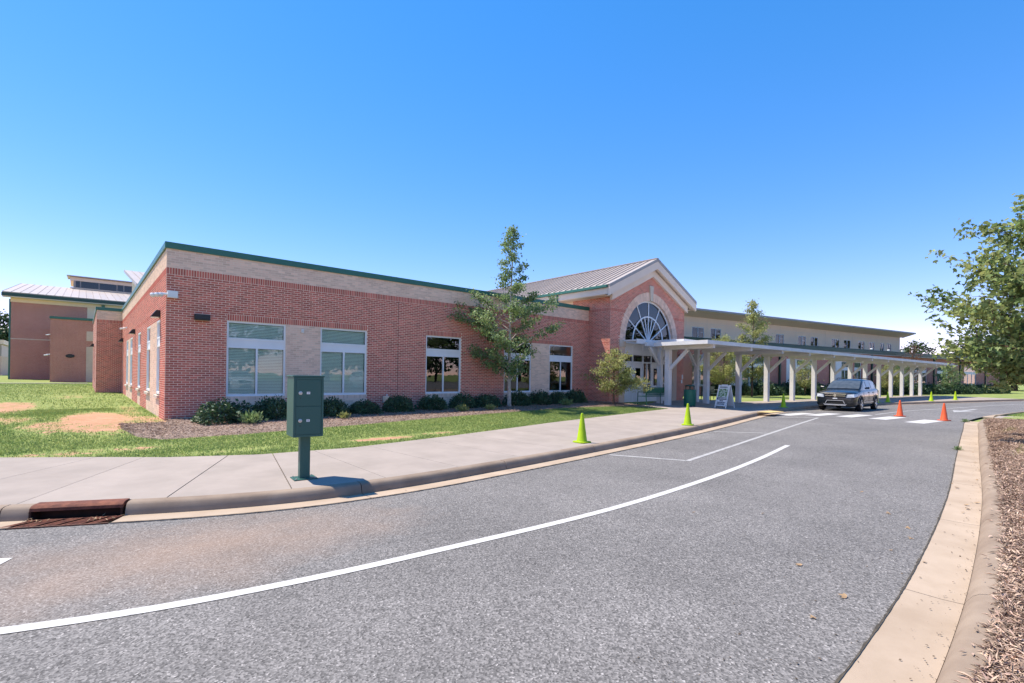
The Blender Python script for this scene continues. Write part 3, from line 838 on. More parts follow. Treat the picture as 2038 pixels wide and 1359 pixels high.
# ------------------------------------------------------------------ grass
def grass():
    def region(n, x0, x1, ylo, yhi, hmin, hmax):
        x = x0 + (x1 - x0) * RNG.random(n); a = ylo(x); b = yhi(x); y = a + (b - a) * RNG.random(n)
        keep = (b > a) & (soil_amt(x, y) < .12 + .42 * RNG.random(n)**1.2)
        x = x[keep]; y = y[keep]; return x, y, hmin + (hmax - hmin) * RNG.random(len(x))
    mfx = lambda x: np.interp(x, MF[:, 0], MF[:, 1])
    R = []
    R.append(region(90000, .9, 20.8, lambda x: yw(x) + .0, lambda x: mfx(x) + .02, .025, .06))
    R.append(region(95000, -4.5, .9, lambda x: yw(x) + .0, lambda x: 24 + 0 * x, .025, .065))
    R.append(region(9000, .9, 1.78, lambda x: 16.3 + 0 * x, lambda x: 24 + 0 * x, .03, .06))
    R.append(region(24000, -9, 1.75, lambda x: np.maximum(24, yw(x)), lambda x: 60 + 0 * x, .05, .1))
    R.append(region(30000, 30.7, 44, lambda x: yr(x) - 8, lambda x: yr(x) - .6, .04, .08))
    x = np.concatenate([r[0] for r in R]); y = np.concatenate([r[1] for r in R]); h = np.concatenate([r[2] for r in R])
    z = zground(x, y) - .004
    n = len(x); P = np.stack([x, y, z], 1); D = rnd_unit(n) * .75 + np.array([0, 0, 1.]); Nn = rnd_unit(n)
    o = leaf_obj("grass", P, D, Nn, h, "grass_blade", None, shape='blade', w=.34)
    o["kind"] = "stuff"; o["label"] = "short patchy green lawn grass beside the walk and brick walls"; o["category"] = "grass"
grass()

# ------------------------------------------------------------------ front brick wing
X0, YF, XE, YS = 1.82, 17.48, 20.55, 38.6
ZTOP = 5.53
def snap(z, z0): return z0 + round((z - z0) / CH) * CH
def front_wing():
    b = empty("brick_wing", (X0, YF, .3), 0, "long red brick school wing with tan parapet band and green coping", "building")
    inv = Matrix.Translation(-b.location)
    def fin(o): o.matrix_parent_inverse = inv; return o
    z0 = .06; zt = snap(5.33, z0); zs1 = snap(4.83, z0); zs0 = zs1 - 3 * CH; zw0 = snap(1.03, z0); zw1 = snap(3.40, z0); zl = snap(3.68, z0)
    # --- front
    W = Wall((X0, YF), (1, 0), (0, -1)); L = XE - X0
    wins = [(3.39, 5.13), (6.28, 7.99), (10.52, 12.24), (14.66, 16.37), (17.61, 19.31)]; wins = [(a - X0, c - X0) for a, c in wins]
    holes = [(a, c, zw0, zw1) for a, c in wins]
    Z = [(0, L, zs1, zt, 'tan'), (0, L, zs0, zs1, 'soldier'), (0, L, zl, zl + CH, 'recess'), (0, L, zw0 - CH, zw0, 'recess')]
    for a, c in ((wins[0][0], wins[1][1]), (wins[2][0], wins[2][1]), (wins[3][0], wins[4][1])): Z.append((a, c, zw1, zw1 + 3 * CH, 'soldier'))
    for a, c in ((wins[0][1], wins[1][0]), (wins[3][1], wins[4][0])): Z.append((a, c, zw0 - CH, zw1, 'tan'))
    for a, c in wins: Z.append((a, c, z0, zw0, 'tan'))
    for a, c in wins: Z.append((a, c, zw0 - CH * 1.5, zw0, 'soldier_tan'))
    for h in holes: Z.append((*h, 'hole'))
    wall = fin(backing(W, L, z0 - .3, 5.36, holes).build("wall", "mortar", b, fix=False))
    Zc = [q for q in Z if q[4] != 'soldier_tan']
    br = lay_bricks(W, L, z0, zt, [q if q[4] != 'soldier_tan' else (q[0], q[1], zw0 - 2 * CH, zw0, 'soldier_tan') for q in Z])
    brick_parts(W, br, wall, 300, near=lambda q: q[1] < 4.2)
    for o in wall.children: o.matrix_parent_inverse = Matrix.Identity(4)
    for i, (a, c) in enumerate(wins):
        w = window(W, a, c, zw0, zw1, b, glass="glass_blue" if i < 2 else "glass_dark", tilt=.35 if i < 2 else 1.3 - .3 * (i == 2), d=-.05)
        w.matrix_parent_inverse = inv
    mb = MB(); uj = at_y(791, YF) - X0; W.box(mb, uj - .006, uj + .006, z0, zs0, .001, .004); fin(mb.build("control_joint", "seam_dirt", b))
    # --- west side
    W2 = Wall((X0, YF), (0, 1), (-1, 0)); L2 = YS - YF
    w2 = [(18.85, 19.72, 1), (21.8, 23.0, 1), (25.6, 26.9, 1), (30.0, 31.4, 1), (32.9, 34.3, 1)]
    w2 = [(a - YF, c - YF) for a, c, _ in w2]
    h2 = [(a, c, zw0, zw1) for a, c in w2]
    Z2 = [(0, L2, zs1, zt, 'tan'), (0, L2, zs0, zs1, 'soldier'), (0, L2, zl, zl + CH, 'recess'), (0, L2, zw0 - CH, zw0, 'recess')]
    Z2 += [(w2[0][1], w2[1][0], z0, zw1, 'tan'), (w2[3][1], w2[4][0], z0, zw1, 'tan')]
    Z2 += [(a, c, z0, zw0 - CH, 'tan') for a, c in w2] + [(*h, 'hole') for h in h2]
    wall2 = fin(backing(W2, L2, z0 - .3, 5.36, h2, .2).build("wall", "mortar", b, fix=False))
    brick_parts(W2, lay_bricks(W2, L2, z0, zt, Z2), wall2)
    for o in wall2.children: o.matrix_parent_inverse = Matrix.Identity(4)
    for a, c in w2:
        w = window(W2, a, c, zw0 + .03, zw1, b, cols=1, glass="glass_dark", tilt=.5, d=-.025); w.matrix_parent_inverse = inv
        mb = MB(); W2.box(mb, a - .06, c + .06, zw0 - .08, zw0, -.05, .07); fin(mb.build("sill", "limestone", b))
    # --- projecting bay at the back
    W3 = Wall((.62, YS), (1, 0), (0, -1)); L3 = X0 - .62 + .4
    Z3 = [(0, L3, zs1, zt, 'tan'), (0, L3, zs0, zs1, 'soldier'), (0, L3, zl, zl + CH, 'recess')]
    wall3 = fin(backing(W3, L3, z0 - .3, 5.36, []).build("wall", "mortar", b, fix=False)); brick_parts(W3, lay_bricks(W3, L3, z0, zt, Z3), wall3)
    for o in wall3.children: o.matrix_parent_inverse = Matrix.Identity(4)
    W4 = Wall((.62, YS), (0, 1), (-1, 0)); h4 = [(4, 5.2, zw0, zw1), (8, 9.2, zw0, zw1)]
    wall4 = fin(backing(W4, 12, z0 - .3, 5.36, h4, .2).build("wall", "brick_far", b, fix=False))
    for h in h4:
        w = window(W4, *h, b, cols=1, glass="glass_dark", d=-.12); w.matrix_parent_inverse = inv
    # back and roof slab, coping
    mb = MB(); mb.box(X0 + .05, XE + .6, YF + .05, 50.5, 5.02, 5.10); fin(mb.build("roof", "fascia_grey", b))
    mb = MB(); mb.box(.65, X0 + .1, YS + .05, 50.5, 5.02, 5.10); fin(mb.build("roof", "fascia_grey", b))
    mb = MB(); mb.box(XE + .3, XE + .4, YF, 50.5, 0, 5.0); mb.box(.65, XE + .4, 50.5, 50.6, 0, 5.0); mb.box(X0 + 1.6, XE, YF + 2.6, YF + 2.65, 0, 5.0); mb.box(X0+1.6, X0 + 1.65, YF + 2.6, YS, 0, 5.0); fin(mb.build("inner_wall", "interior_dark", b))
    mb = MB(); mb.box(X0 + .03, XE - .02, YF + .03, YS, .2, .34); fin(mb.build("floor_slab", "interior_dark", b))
    c0, c1 = 5.345, ZTOP
    def cop(x0, x1, y0, y1):
        mb = MB(); mb.box(x0, x1, y0, y1, c0, c1); fin(mb.build("coping", "green_metal", b, bevel=.008))
    cop(X0 - .05, XE, YF - .05, YF + .34)
    cop(X0 - .047, X0 + .34, YF + .343, YS - .06)
    cop(.57, X0 + .34, YS - .05, YS + .34)
    cop(.573, .62 + .34, YS + .343, 50.5)
    return b
front_wing()

# ------------------------------------------------------------------ standing seam roof plane, panel by panel
def seam_roof(A, B, C, parent, fin, mat="roof_metal", n=None, width=.42, thick=.05):
    """A->B along the eave, A->C up the slope; one object per panel, each with its raised seam"""
    A = Vector(A); B = Vector(B); C = Vector(C); e = B - A; s = C - A; N = e.cross(s).normalized()
    if N.z < 0: N = -N
    n = n or max(1, int(round(e.length / width)))
    step = e / n; d = step.normalized()
    mb = MB(); w = step.length
    def pt(x, t, z): return d * x + s * t + N * z
    mb.hexa([pt(.004, 0, 0), pt(w - .004, 0, 0), pt(w - .004, 1, 0), pt(.004, 1, 0), pt(.004, 0, thick), pt(w - .004, 0, thick), pt(w - .004, 1, thick), pt(.004, 1, thick)])
    mb.hexa([pt(.004, -.002, thick), pt(.034, -.002, thick), pt(.034, 1, thick), pt(.004, 1, thick), pt(.010, -.002, thick + .05), pt(.028, -.002, thick + .05), pt(.028, 1, thick + .05), pt(.010, 1, thick + .05)])
    me = mb.mesh("roof_panel", True); me.materials.append(MATS[mat])
    for i in range(n):
        o = bpy.data.objects.new("roof_panel", me); COL.objects.link(o); o.parent = parent; o.location = A + step * i; fin(o)

# ------------------------------------------------------------------ entrance pavilion with arched window
def pavilion():
    YP = 16.03; XL, XR = 20.55, 27.74; XC = 24.14; zg = .40
    b = empty("entrance_pavilion", (XC, YP, zg), 0, "gabled brick entrance pavilion with large arched fan window and metal roof", "building")
    inv = Matrix.Translation(-b.location)
    def fin(o): o.matrix_parent_inverse = inv; return o
    W = Wall((XL, YP), (1, 0), (0, -1)); L = XR - XL; uc = XC - XL; R = 2.33; RO = 2.80; zsp = 3.76; z0 = .06
    def zgab(u): return 6.10 + 1.60 * (1 - abs(u - L / 2) / (L / 2))
    dx0, dx1 = uc - R - .05, uc + R + .05
    # wall face with the arched opening cut out
    mb = MB(); NA = 40
    arcp = [(uc + RO * math.cos(math.pi * k / NA), zsp + RO * math.sin(math.pi * k / NA)) for k in range(NA + 1)]
    for k in range(NA):
        (ua, za), (ub, zb_) = arcp[k], arcp[k + 1]
        mb.quad(W.P(ub, zb_), W.P(ua, za), W.P(ua, zgab(ua) - .0), W.P(ub, zgab(ub)))
    for a, c in ((0, uc - RO), (uc + RO, L)):
        mb.quad(W.P(a, z0 - .3), W.P(c, z0 - .3), W.P(c, zgab(c)), W.P(a, zgab(a)))
    wall = fin(mb.build("wall", "mortar", b, fix=False))
    zones = [(0, L, snap(5.20, z0), snap(5.20, z0) + 3 * CH, 'soldier'), (uc - RO, uc + RO, 0, zsp - .3, 'hole')]
    def inside(u, zt):
        if zt > zgab(u) - .02: return False
        du = u - uc
        if zt < zsp: return abs(du) > RO - .02
        return math.hypot(du, zt - zsp) > RO - .01
    brick_parts(W, lay_bricks(W, L, z0, 7.75, zones, inside), wall)
    # side faces
    Ws = Wall((XL, YP), (0, 1), (-1, 0)); Ls = 2.6
    wall2 = fin(backing(Ws, Ls, z0 - .3, 6.3, []).build("wall", "mortar", b, fix=False))
    brick_parts(Ws, lay_bricks(Ws, Ls, z0, 6.28, [(0, Ls, snap(5.20, z0), snap(5.20, z0) + 3 * CH, 'soldier'), (0, Ls, snap(3.6, z0), snap(3.6, z0) + CH, 'recess')]), wall2)
    for w_ in (wall, wall2):
        for o in w_.children: o.matrix_parent_inverse = Matrix.Identity(4)
    mb = MB(); mb.box(XL + .02, XR - .02, YP + 2.6, 33, 3, 6.4); fin(mb.build("rear_wall", "cream_panel", b))
    mb = MB(); mb.box(XR - .1, XR, YP + .01, 33, 0, 6.35); fin(mb.build("side_wall", "brick_far", b))
    # tan arch surround, built of radial bricks, with jambs, impost blocks and keystone
    mb = MB(); n = 76
    for k in range(n):
        a0 = math.pi * k / n + .0022; a1 = math.pi * (k + 1) / n - .0022
        if abs((a0 + a1) / 2 - math.pi / 2) < .052: continue
        for r0, r1 in ((R + .01, (R + RO) / 2 - .004), ((R + RO) / 2 + .004, RO)):
            q = [(r0, a0), (r1, a0), (r1, a1), (r0, a1)]; pts = [(uc + r * math.cos(a), zsp + r * math.sin(a)) for r, a in q]
            mb.hexa([W.P(u, z, -.25) for u, z in pts] + [W.P(u, z, .03) for u, z in pts])
    o = fin(mb.build("arch_bricks", "brick_tan", b)); o["kind"] = "stuff"
    mb = MB()
    for k in range(NA):
        a0 = math.pi * k / NA; a1 = math.pi * (k + 1) / NA
        q = [(R + .012, a0), (RO - .004, a0), (RO - .004, a1), (R + .012, a1)]; pts = [(uc + r * math.cos(a), zsp + r * math.sin(a)) for r, a in q]
        mb.hexa([W.P(u, z, -.24) for u, z in pts] + [W.P(u, z, .022) for u, z in pts])
    fin(mb.build("arch_backing", "mortar_tan", b))
    mb = MB()
    pts = [(uc - .11, zsp + R + .0), (uc + .11, zsp + R + .0), (uc + .19, zsp + RO + .38), (uc - .19, zsp + RO + .38)]
    mb.hexa([W.P(u, z, -.1) for u, z in pts] + [W.P(u, z, .09) for u, z in pts]); fin(mb.build("keystone", "limestone", b, bevel=.01))
    for sgn in (-1, 1):
        a, c = (uc - RO, uc - R - .01) if sgn < 0 else (uc + R + .01, uc + RO)
        mb = MB(); W.box(mb, a - .05, c + (.02 if sgn < 0 else .05) , zsp - .36, zsp, -.25, .07); fin(mb.build("impost_block", "limestone", b, bevel=.01))
        mb = MB(); W.box(mb, a, c, z0, zsp - .362, -.25, .025); fin(mb.build("jamb", "brick_far_tan", b))
    # fan window
    fw = empty("arch_window", W.P(uc, zsp)); fw.parent = b; fw.matrix_parent_inverse = inv
    fi = Matrix.Translation(-fw.location)
    def fa(o): o.matrix_parent_inverse = fi; return o
    d = -.14
    def ring(r0, r1, name):
        mb = MB(); n = 48
        for k in range(n):
            a0 = math.pi * k / n; a1 = math.pi * (k + 1) / n
            pts = [(uc + r * math.cos(a), zsp + r * math.sin(a)) for r, a in ((r0, a0), (r1, a0), (r1, a1), (r0, a1))]
            mb.hexa([W.P(u, z, d - .05) for u, z in pts] + [W.P(u, z, d + .03) for u, z in pts], skip=())
        fa(mb.build(name, "window_frame", fw))
    ring(R - .07, R + .005, "frame"); ring(1.42, 1.49, "muntin")
    ang = [36, 60, 77 + 13 * 0 + 13, 120, 144]
    for a in (32, 61, 90, 119, 148):
        mb = MB(); t = rad(a); mb.bar(W.P(uc + .08 * math.cos(t), zsp + .08 * math.sin(t), d - .008), W.P(uc + (R - .06) * math.cos(t), zsp + (R - .06) * math.sin(t), d - .008), .055, .07, up=W.n); fa(mb.build("muntin", "window_frame", fw))
    for a in (75, 105):
        mb = MB(); t = rad(a); mb.bar(W.P(uc + .08 * math.cos(t), zsp + .08 * math.sin(t), d - .006), W.P(uc + 1.43 * math.cos(t), zsp + 1.43 * math.sin(t), d - .006), .045, .07, up=W.n); fa(mb.build("muntin", "window_frame", fw))
    mb = MB(); W.box(mb, uc - R, uc + R, zsp - .12, zsp + .05, d - .06, d + .04); fa(mb.build("sill_bar", "window_frame", fw))
    A = [0, 32, 61, 90, 119, 148, 180]
    for a0, a1 in zip(A, A[1:]):
        for r0, r1 in ((.05, 1.42), (1.49, R - .07)):
            pts = [(uc + r1 * math.cos(rad(a0 + (a1 - a0) * k / 6)), zsp + r1 * math.sin(rad(a0 + (a1 - a0) * k / 6))) for k in range(7)] + [(uc + r0 * math.cos(rad(a1 - (a1 - a0) * k / 6)), zsp + r0 * math.sin(rad(a1 - (a1 - a0) * k / 6))) for k in range(7)]
            mb = MB(); mb.quad(*[W.P(u, z, d - .01) for u, z in pts]); fa(mb.build("pane", "glass_arch", fw, fix=False))
    # glazed entrance below the arch: recessed storefront with white doors
    zf = zg; hd = zsp - .13; dd = -.20
    sf = empty("storefront", W.P(uc, zf)); sf.parent = b; sf.matrix_parent_inverse = inv
    si = Matrix.Translation(-sf.location)
    def fs(o): o.matrix_parent_inverse = si; return o
    us = [uc - R, uc - R + .98, uc - R + 1.95, uc - R + 2.75, uc - R + 3.7, uc + R]; zt = 2.62
    mb = MB()
    for u in us: W.box(mb, u - .035 if u > us[0] else u, u + .035 if u < us[-1] else u, zf, hd, dd - .05, dd + .04)
    W.box(mb, us[0], us[-1], zt - .03, zt + .05, dd - .05, dd + .038); W.box(mb, us[0], us[-1], hd - .07, hd, dd - .05, dd + .038); W.box(mb, us[0], us[-1], 3.02, 3.3, dd - .05, dd + .036)
    fs(mb.build("frame", "window_frame", sf))
    for i, (a, c) in enumerate(zip(us, us[1:])):
        mb = MB(); W.quad(mb, a + .035, c - .035, zt + .05, 3.02, dd - .01); fs(mb.build("pane", "glass_dark", sf, fix=False))
        mb = MB(); W.box(mb, a + .035, c - .035, 3.3, hd - .07, dd - .03, dd + .004); fs(mb.build("header_panel", "white_paint", sf))
        if i in (0, 1, 3):
            mb = MB(); W.box(mb, a + .04, c - .04, zf + .01, zt - .035, dd - .04, dd + .02)
            dr = fs(mb.build("door", "white_paint", sf))
            # vision light and pull sit on the leaf; kept at this level
            mb = MB(); W.box(mb, a + .26, c - .26, zf + .95, zt - .3, dd + .021, dd + .026); fs(mb.build("door_light", "glass_arch", sf))
            mb = MB(); mb.bar(W.P(c - .12, zf + .9, dd + .07), W.P(c - .12, zf + 1.25, dd + .07), .03, .03, up=W.n); fs(mb.build("door_pull", "steel", sf))
        else:
            mb = MB(); W.box(mb, a + .04, c - .04, zf + .01, zf + .5, dd - .04, dd + .02); fs(mb.build("kick_panel", "white_paint", sf))
            mb = MB(); W.box(mb, (a + c) / 2 - .03, (a + c) / 2 + .03, zf + .5, zt - .03, dd - .04, dd + .03); W.box(mb, a + .035, c - .035, zf + 1.05, zf + 1.11, dd - .04, dd + .03); fs(mb.build("mullion", "window_frame", sf))
            mb = MB(); W.quad(mb, a + .035, c - .035, zf + .5, zt - .03, dd - .01); fs(mb.build("pane", "glass_dark", sf, fix=False))
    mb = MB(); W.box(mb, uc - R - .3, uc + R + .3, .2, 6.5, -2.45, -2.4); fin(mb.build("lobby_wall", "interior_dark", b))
    mb = MB(); W.box(mb, uc - RO + .01, uc + RO - .01, .3, zf + .004, -2.4, .02); fin(mb.build("threshold", "concrete_walk", b))
    # roof: eaves X 19.93..28.45, ridge over centre
    ex0, ex1 = 19.93, 28.42; zE = 6.42; zR = 8.38; yf = 15.62; yb = 33
    xm = (ex0 + ex1) / 2
    rf = empty("roof", (xm, yf, zE)); rf.parent = b; rf.matrix_parent_inverse = inv
    ri = Matrix.Translation(-rf.location)
    def fr(o): o.matrix_parent_inverse = ri; return o
    seam_roof((ex0, yb, zE), (ex0, yf, zE), (xm, yb, zR), rf, fr, width=.43)
    seam_roof((ex1, yf, zE), (ex1, yb, zE), (xm, yf, zR), rf, fr, width=.43)
    mb = MB(); mb.bar((xm, yf, zR + .06), (xm, yb, zR + .06), .22, .05); fr(mb.build("ridge_cap", "roof_metal", rf))
    sl = (zR - zE) / (xm - ex0)
    for sg in (-1, 1):
        xe = ex0 if sg < 0 else ex1
        def rake(h0, h1, y0, y1, name, mat, inset):
            mb = MB(); xa = xe - sg * inset
            za = zE + inset * sl
            p = [(xa, za - h1), (xm, zR - h1), (xm, zR - h0), (xa, za - h0)]
            mb.hexa([(x, y0, z) for x, z in p] + [(x, y1, z) for x, z in p]); fr(mb.build(name, mat, rf))
        rake(-.06, .10, yf - .02, yf + .10, "rake_edge", "fascia_grey", 0.0)
        rake(.102, .52, yf, yf + .12, "rake_board", "cream_trim", 0.0)
        rake(.522, .92, YP - .16, YP - .012, "frieze_board", "cream_trim", .55)
        # soffits
        mb = MB(); xa = xe; p = [(xa, zE - .40), (xm, zR - .40), (xm, zR - .36), (xa, zE - .36)]
        mb.hexa([(x, yf + .12, z) for x, z in p] + [(x, YP - .0, z) for x, z in p]); fr(mb.build("soffit", "cream_trim", rf))
        xi = XL if sg < 0 else XR
        mb = MB(); mb.box(min(xe, xi) + (.02 if sg < 0 else 0), max(xe, xi) - (.02 if sg > 0 else 0), YP + .004, yb, zE - .46, zE - .42); fr(mb.build("soffit", "cream_trim", rf))
        mb = MB(); mb.box(xe - .02, xe + .02, yf + .125, yb, zE - .44, zE - .12); fr(mb.build("eave_fascia", "cream_trim", rf))
        mb = MB(); x1 = xe + sg * .14; mb.box(min(xe + sg * .022, x1), max(xe + sg * .022, x1), yf + .10, yb, zE - .12, zE + .02); fr(mb.build("gutter", "green_metal", rf, bevel=.015))
    mb = MB(); mb.tube([(ex0 - .05, 19.2, zE - .1), (ex0 - .05, 19.2, zE - .5), (ex0 + .5, 19.2, zE - .75), (ex0 + .5, 19.2, 5.0)], [.055] * 4, 8); fr(mb.build("downspout", "green_metal", rf))
    return b
pavilion()

# ------------------------------------------------------------------ classroom wing to the right, its roof and clerestory hall
RA = Vector((36.2, 20.9, 0)); RD = Vector((.978, -.21, 0)).normalized(); RN = Vector((-.21, -.978, 0)).normalized()
def right_wing():
    b = empty("classroom_wing", (36.2, 20.9, .4), 0, "single-storey red brick classroom wing with dark green fascia behind the canopy", "building")
    inv = Matrix.Translation(-b.location)
    def fin(o): o.matrix_parent_inverse = inv; return o
    W = Wall((36.2 - RD.x * 9, 20.9 - RD.y * 9), (RD.x, RD.y), (RN.x, RN.y)); L = 71.5
    g = 9
    wl = [(1.0, 3.0, 1), (7.2, 10.2, 1), (15.0, 18.2, 1), (22.6, 24.0, 1), (25.0, 26.4, 1), (37.2, 41.0, 1), (43.6, 47.7, 1), (51.1, 54.9, 1)]
    holes = [(a + g, c + g, 1.22, 3.75) for a, c, _ in wl]
    fin(backing(W, L, 0, 4.75, holes, .2).build("wall", "brick_far", b, fix=False))
    for h in holes:
        w = window(W, *h, b, cols=3 if h[1] - h[0] > 2.5 else 2, glass="glass_dark", tilt=.6, d=-.08, fr=.07); w.matrix_parent_inverse = inv
        mb = MB(); W.box(mb, h[0] - .1, h[1] + .1, 1.12, 1.218, -.05, .05); fin(mb.build("sill", "limestone", b))
    for a in (14.0 + g - 7.6 * 0, ):
        pass
    for a, c in ((5.6, 7.2), (13.4, 15.0), (20.9, 22.6)):
        mb = MB(); W.box(mb, a + g, c + g - .005, 1.22, 3.75, .002, .012); fin(mb.build("grey_panel", "white_paint", b))
    for t in (12.3, 20.5, 28.3, 42.6, 49.7, 57.5):
        mb = MB(); W.box(mb, t + g - .09, t + g + .09, .35, 4.7, .02, .16); fin(mb.build("downspout", "dark_green_metal", b))
    mb = MB(); W.box(mb, -.3, L + .3, 4.68, 5.02, -.05, .42); fin(mb.build("fascia", "dark_green_metal", b, bevel=.02))
    mb = MB(); W.box(mb, -.3, L + .3, 4.60, 4.675, -.02, .40); fin(mb.build("soffit", "fascia_grey", b))
    # low-slope roof back to the clerestory
    P = W.P
    mb = MB(); mb.hexa([P(-.3, 5.03, .42), P(L + .3, 5.03, .42), P(L + .3, 5.55, -7.2), P(-.3, 5.55, -7.2), P(-.3, 5.08, .42), P(L + .3, 5.08, .42), P(L + .3, 5.62, -7.2), P(-.3, 5.62, -7.2)]); fin(mb.build("roof", "dark_green_metal", b))
    mb = MB(); W.box(mb, -.2, L, 0, 4.9, -14, -13.9); W.box(mb, L - .1, L, 0, 4.9, -13.9, -.01); W.box(mb, 0, L - .11, 0, 5.0, -3.1, -3.0); fin(mb.build("inner_wall", "brick_far", b))
    mb = MB(); W.box(mb, -.2, L, 5.3, 5.4, -14, -7.3); fin(mb.build("roof", "fascia_grey", b))
    # roof vents
    for t in (33.6, 37.5, 40.8):
        mb = MB(); c = W.P(t + g, 5.2, -2.5); mb.lathe([(.0, .42), (.12, .4), (.16, .33), (.10, .28), (.09, .0)], 10, tuple(c)); fin(mb.build("roof_vent", "white_plastic", b, smooth=True))
    return b
right_wing()
def clerestory():
    A = Vector((37.6, 27.8, 0)); W = Wall((A.x, A.y), (RD.x, RD.y), (RN.x, RN.y)); L = 50.9
    b = empty("clerestory_hall", (A.x, A.y, 5.2), 0, "cream panelled upper storey with small paired windows and deep overhanging roof", "building")
    inv = Matrix.Translation(-b.location)
    def fin(o): o.matrix_parent_inverse = inv; return o
    prs = [(8.98, 10.74), (11.72, 13.33), (18.5, 20.1), (21.9, 23.6), (25.98 - .0, 26.0)]
    wn_ = [(8.98, 10.74), (11.72, 13.33), (22.4, 24.1), (25.98, 27.6), (28.47, 30.1), (33.0, 34.6), (35.6, 37.1), (39.4, 40.9), (41.7, 43.2), (45.1, 46.5), (47.2, 48.6)]
    wn_ = [(8.98, 10.74), (11.72, 13.33), (22.6, 24.1), (26.86, 28.4), (29.4, 30.9), (33.9, 35.6), (36.6, 38.2), (40.0, 41.6), (42.6, 44.1), (45.5, 46.6), (47.4, 48.5)]
    holes = [(a, c, 5.92, 7.02) for a, c in wn_]
    fin(backing(W, L, 4.8, 8.25, holes, .15).build("wall", "cream_panel", b, fix=False))
    for h in holes:
        w = empty("window", W.P((h[0] + h[1]) / 2, h[2])); w.parent = b; w.matrix_parent_inverse = inv; wi = Matrix.Translation(-w.location)
        mb = MB(); c = (h[0] + h[1]) / 2
        for q in ((h[0], h[0] + .05, h[2], h[3]), (h[1] - .05, h[1], h[2], h[3]), (h[0] + .05, h[1] - .05, h[3] - .05, h[3]), (h[0] + .05, h[1] - .05, h[2], h[2] + .06), (c - .03, c + .03, h[2] + .06, h[3] - .05)): W.box(mb, *q, -.09, -.02)
        mb.build("frame", "window_frame", w).matrix_parent_inverse = wi
        for q in ((h[0] + .05, c - .03), (c + .03, h[1] - .05)):
            mb = MB(); W.quad(mb, *q, h[2] + .06, h[3] - .05, -.07); mb.build("pane", "glass_arch", w, fix=False).matrix_parent_inverse = wi
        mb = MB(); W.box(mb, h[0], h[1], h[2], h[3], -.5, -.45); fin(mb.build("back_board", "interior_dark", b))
    # panel joints as proud cover strips
    t = 8.1
    k = 0
    while t < L:
        inw = any(h[0] - .05 < t < h[1] + .05 for h in holes)
        mb = MB(); W.box(mb, t, t + .03, 7.08 if inw else 5.0, 8.0, .002, .012); fin(mb.build("joint_strip", "cream_trim", b)); t += 3.05
    mb = MB(); W.box(mb, 0, L, 7.40, 7.425, .003, .010); fin(mb.build("joint_strip", "cream_trim", b))
    # flared soffit and roof
    P = W.P
    q = [P(-1, 8.0, 0), P(L + .9, 8.0, 0), P(L + .9, 8.45, 1.45), P(-1, 8.45, 1.45)]
    mb = MB(); mb.hexa([*q, *[p + Vector((0, 0, .1)) for p in q]]); fin(mb.build("soffit", "cream_panel", b))
    mb = MB(); W.box(mb, -1, L + .92, 8.44, 8.62, 1.452, 1.52); fin(mb.build("roof_edge", "fascia_grey", b))
    q = [P(-1, 8.58, 1.45), P(L + .92, 8.58, 1.45), P(L + .92, 8.15, -12), P(-1, 8.15, -12)]
    mb = MB(); mb.hexa([*q, *[p + Vector((0, 0, .06)) for p in q]]); fin(mb.build("roof", "roof_metal", b))
    mb = MB(); W.box(mb, L - .1, L, 4.8, 8.1, -12, -.01); W.box(mb, 0, .1, 4.8, 8.1, -12, -.01); W.box(mb, 0, L, 4.8, 8.1, -12.1, -12.01); fin(mb.build("side_wall", "cream_panel", b))
clerestory()

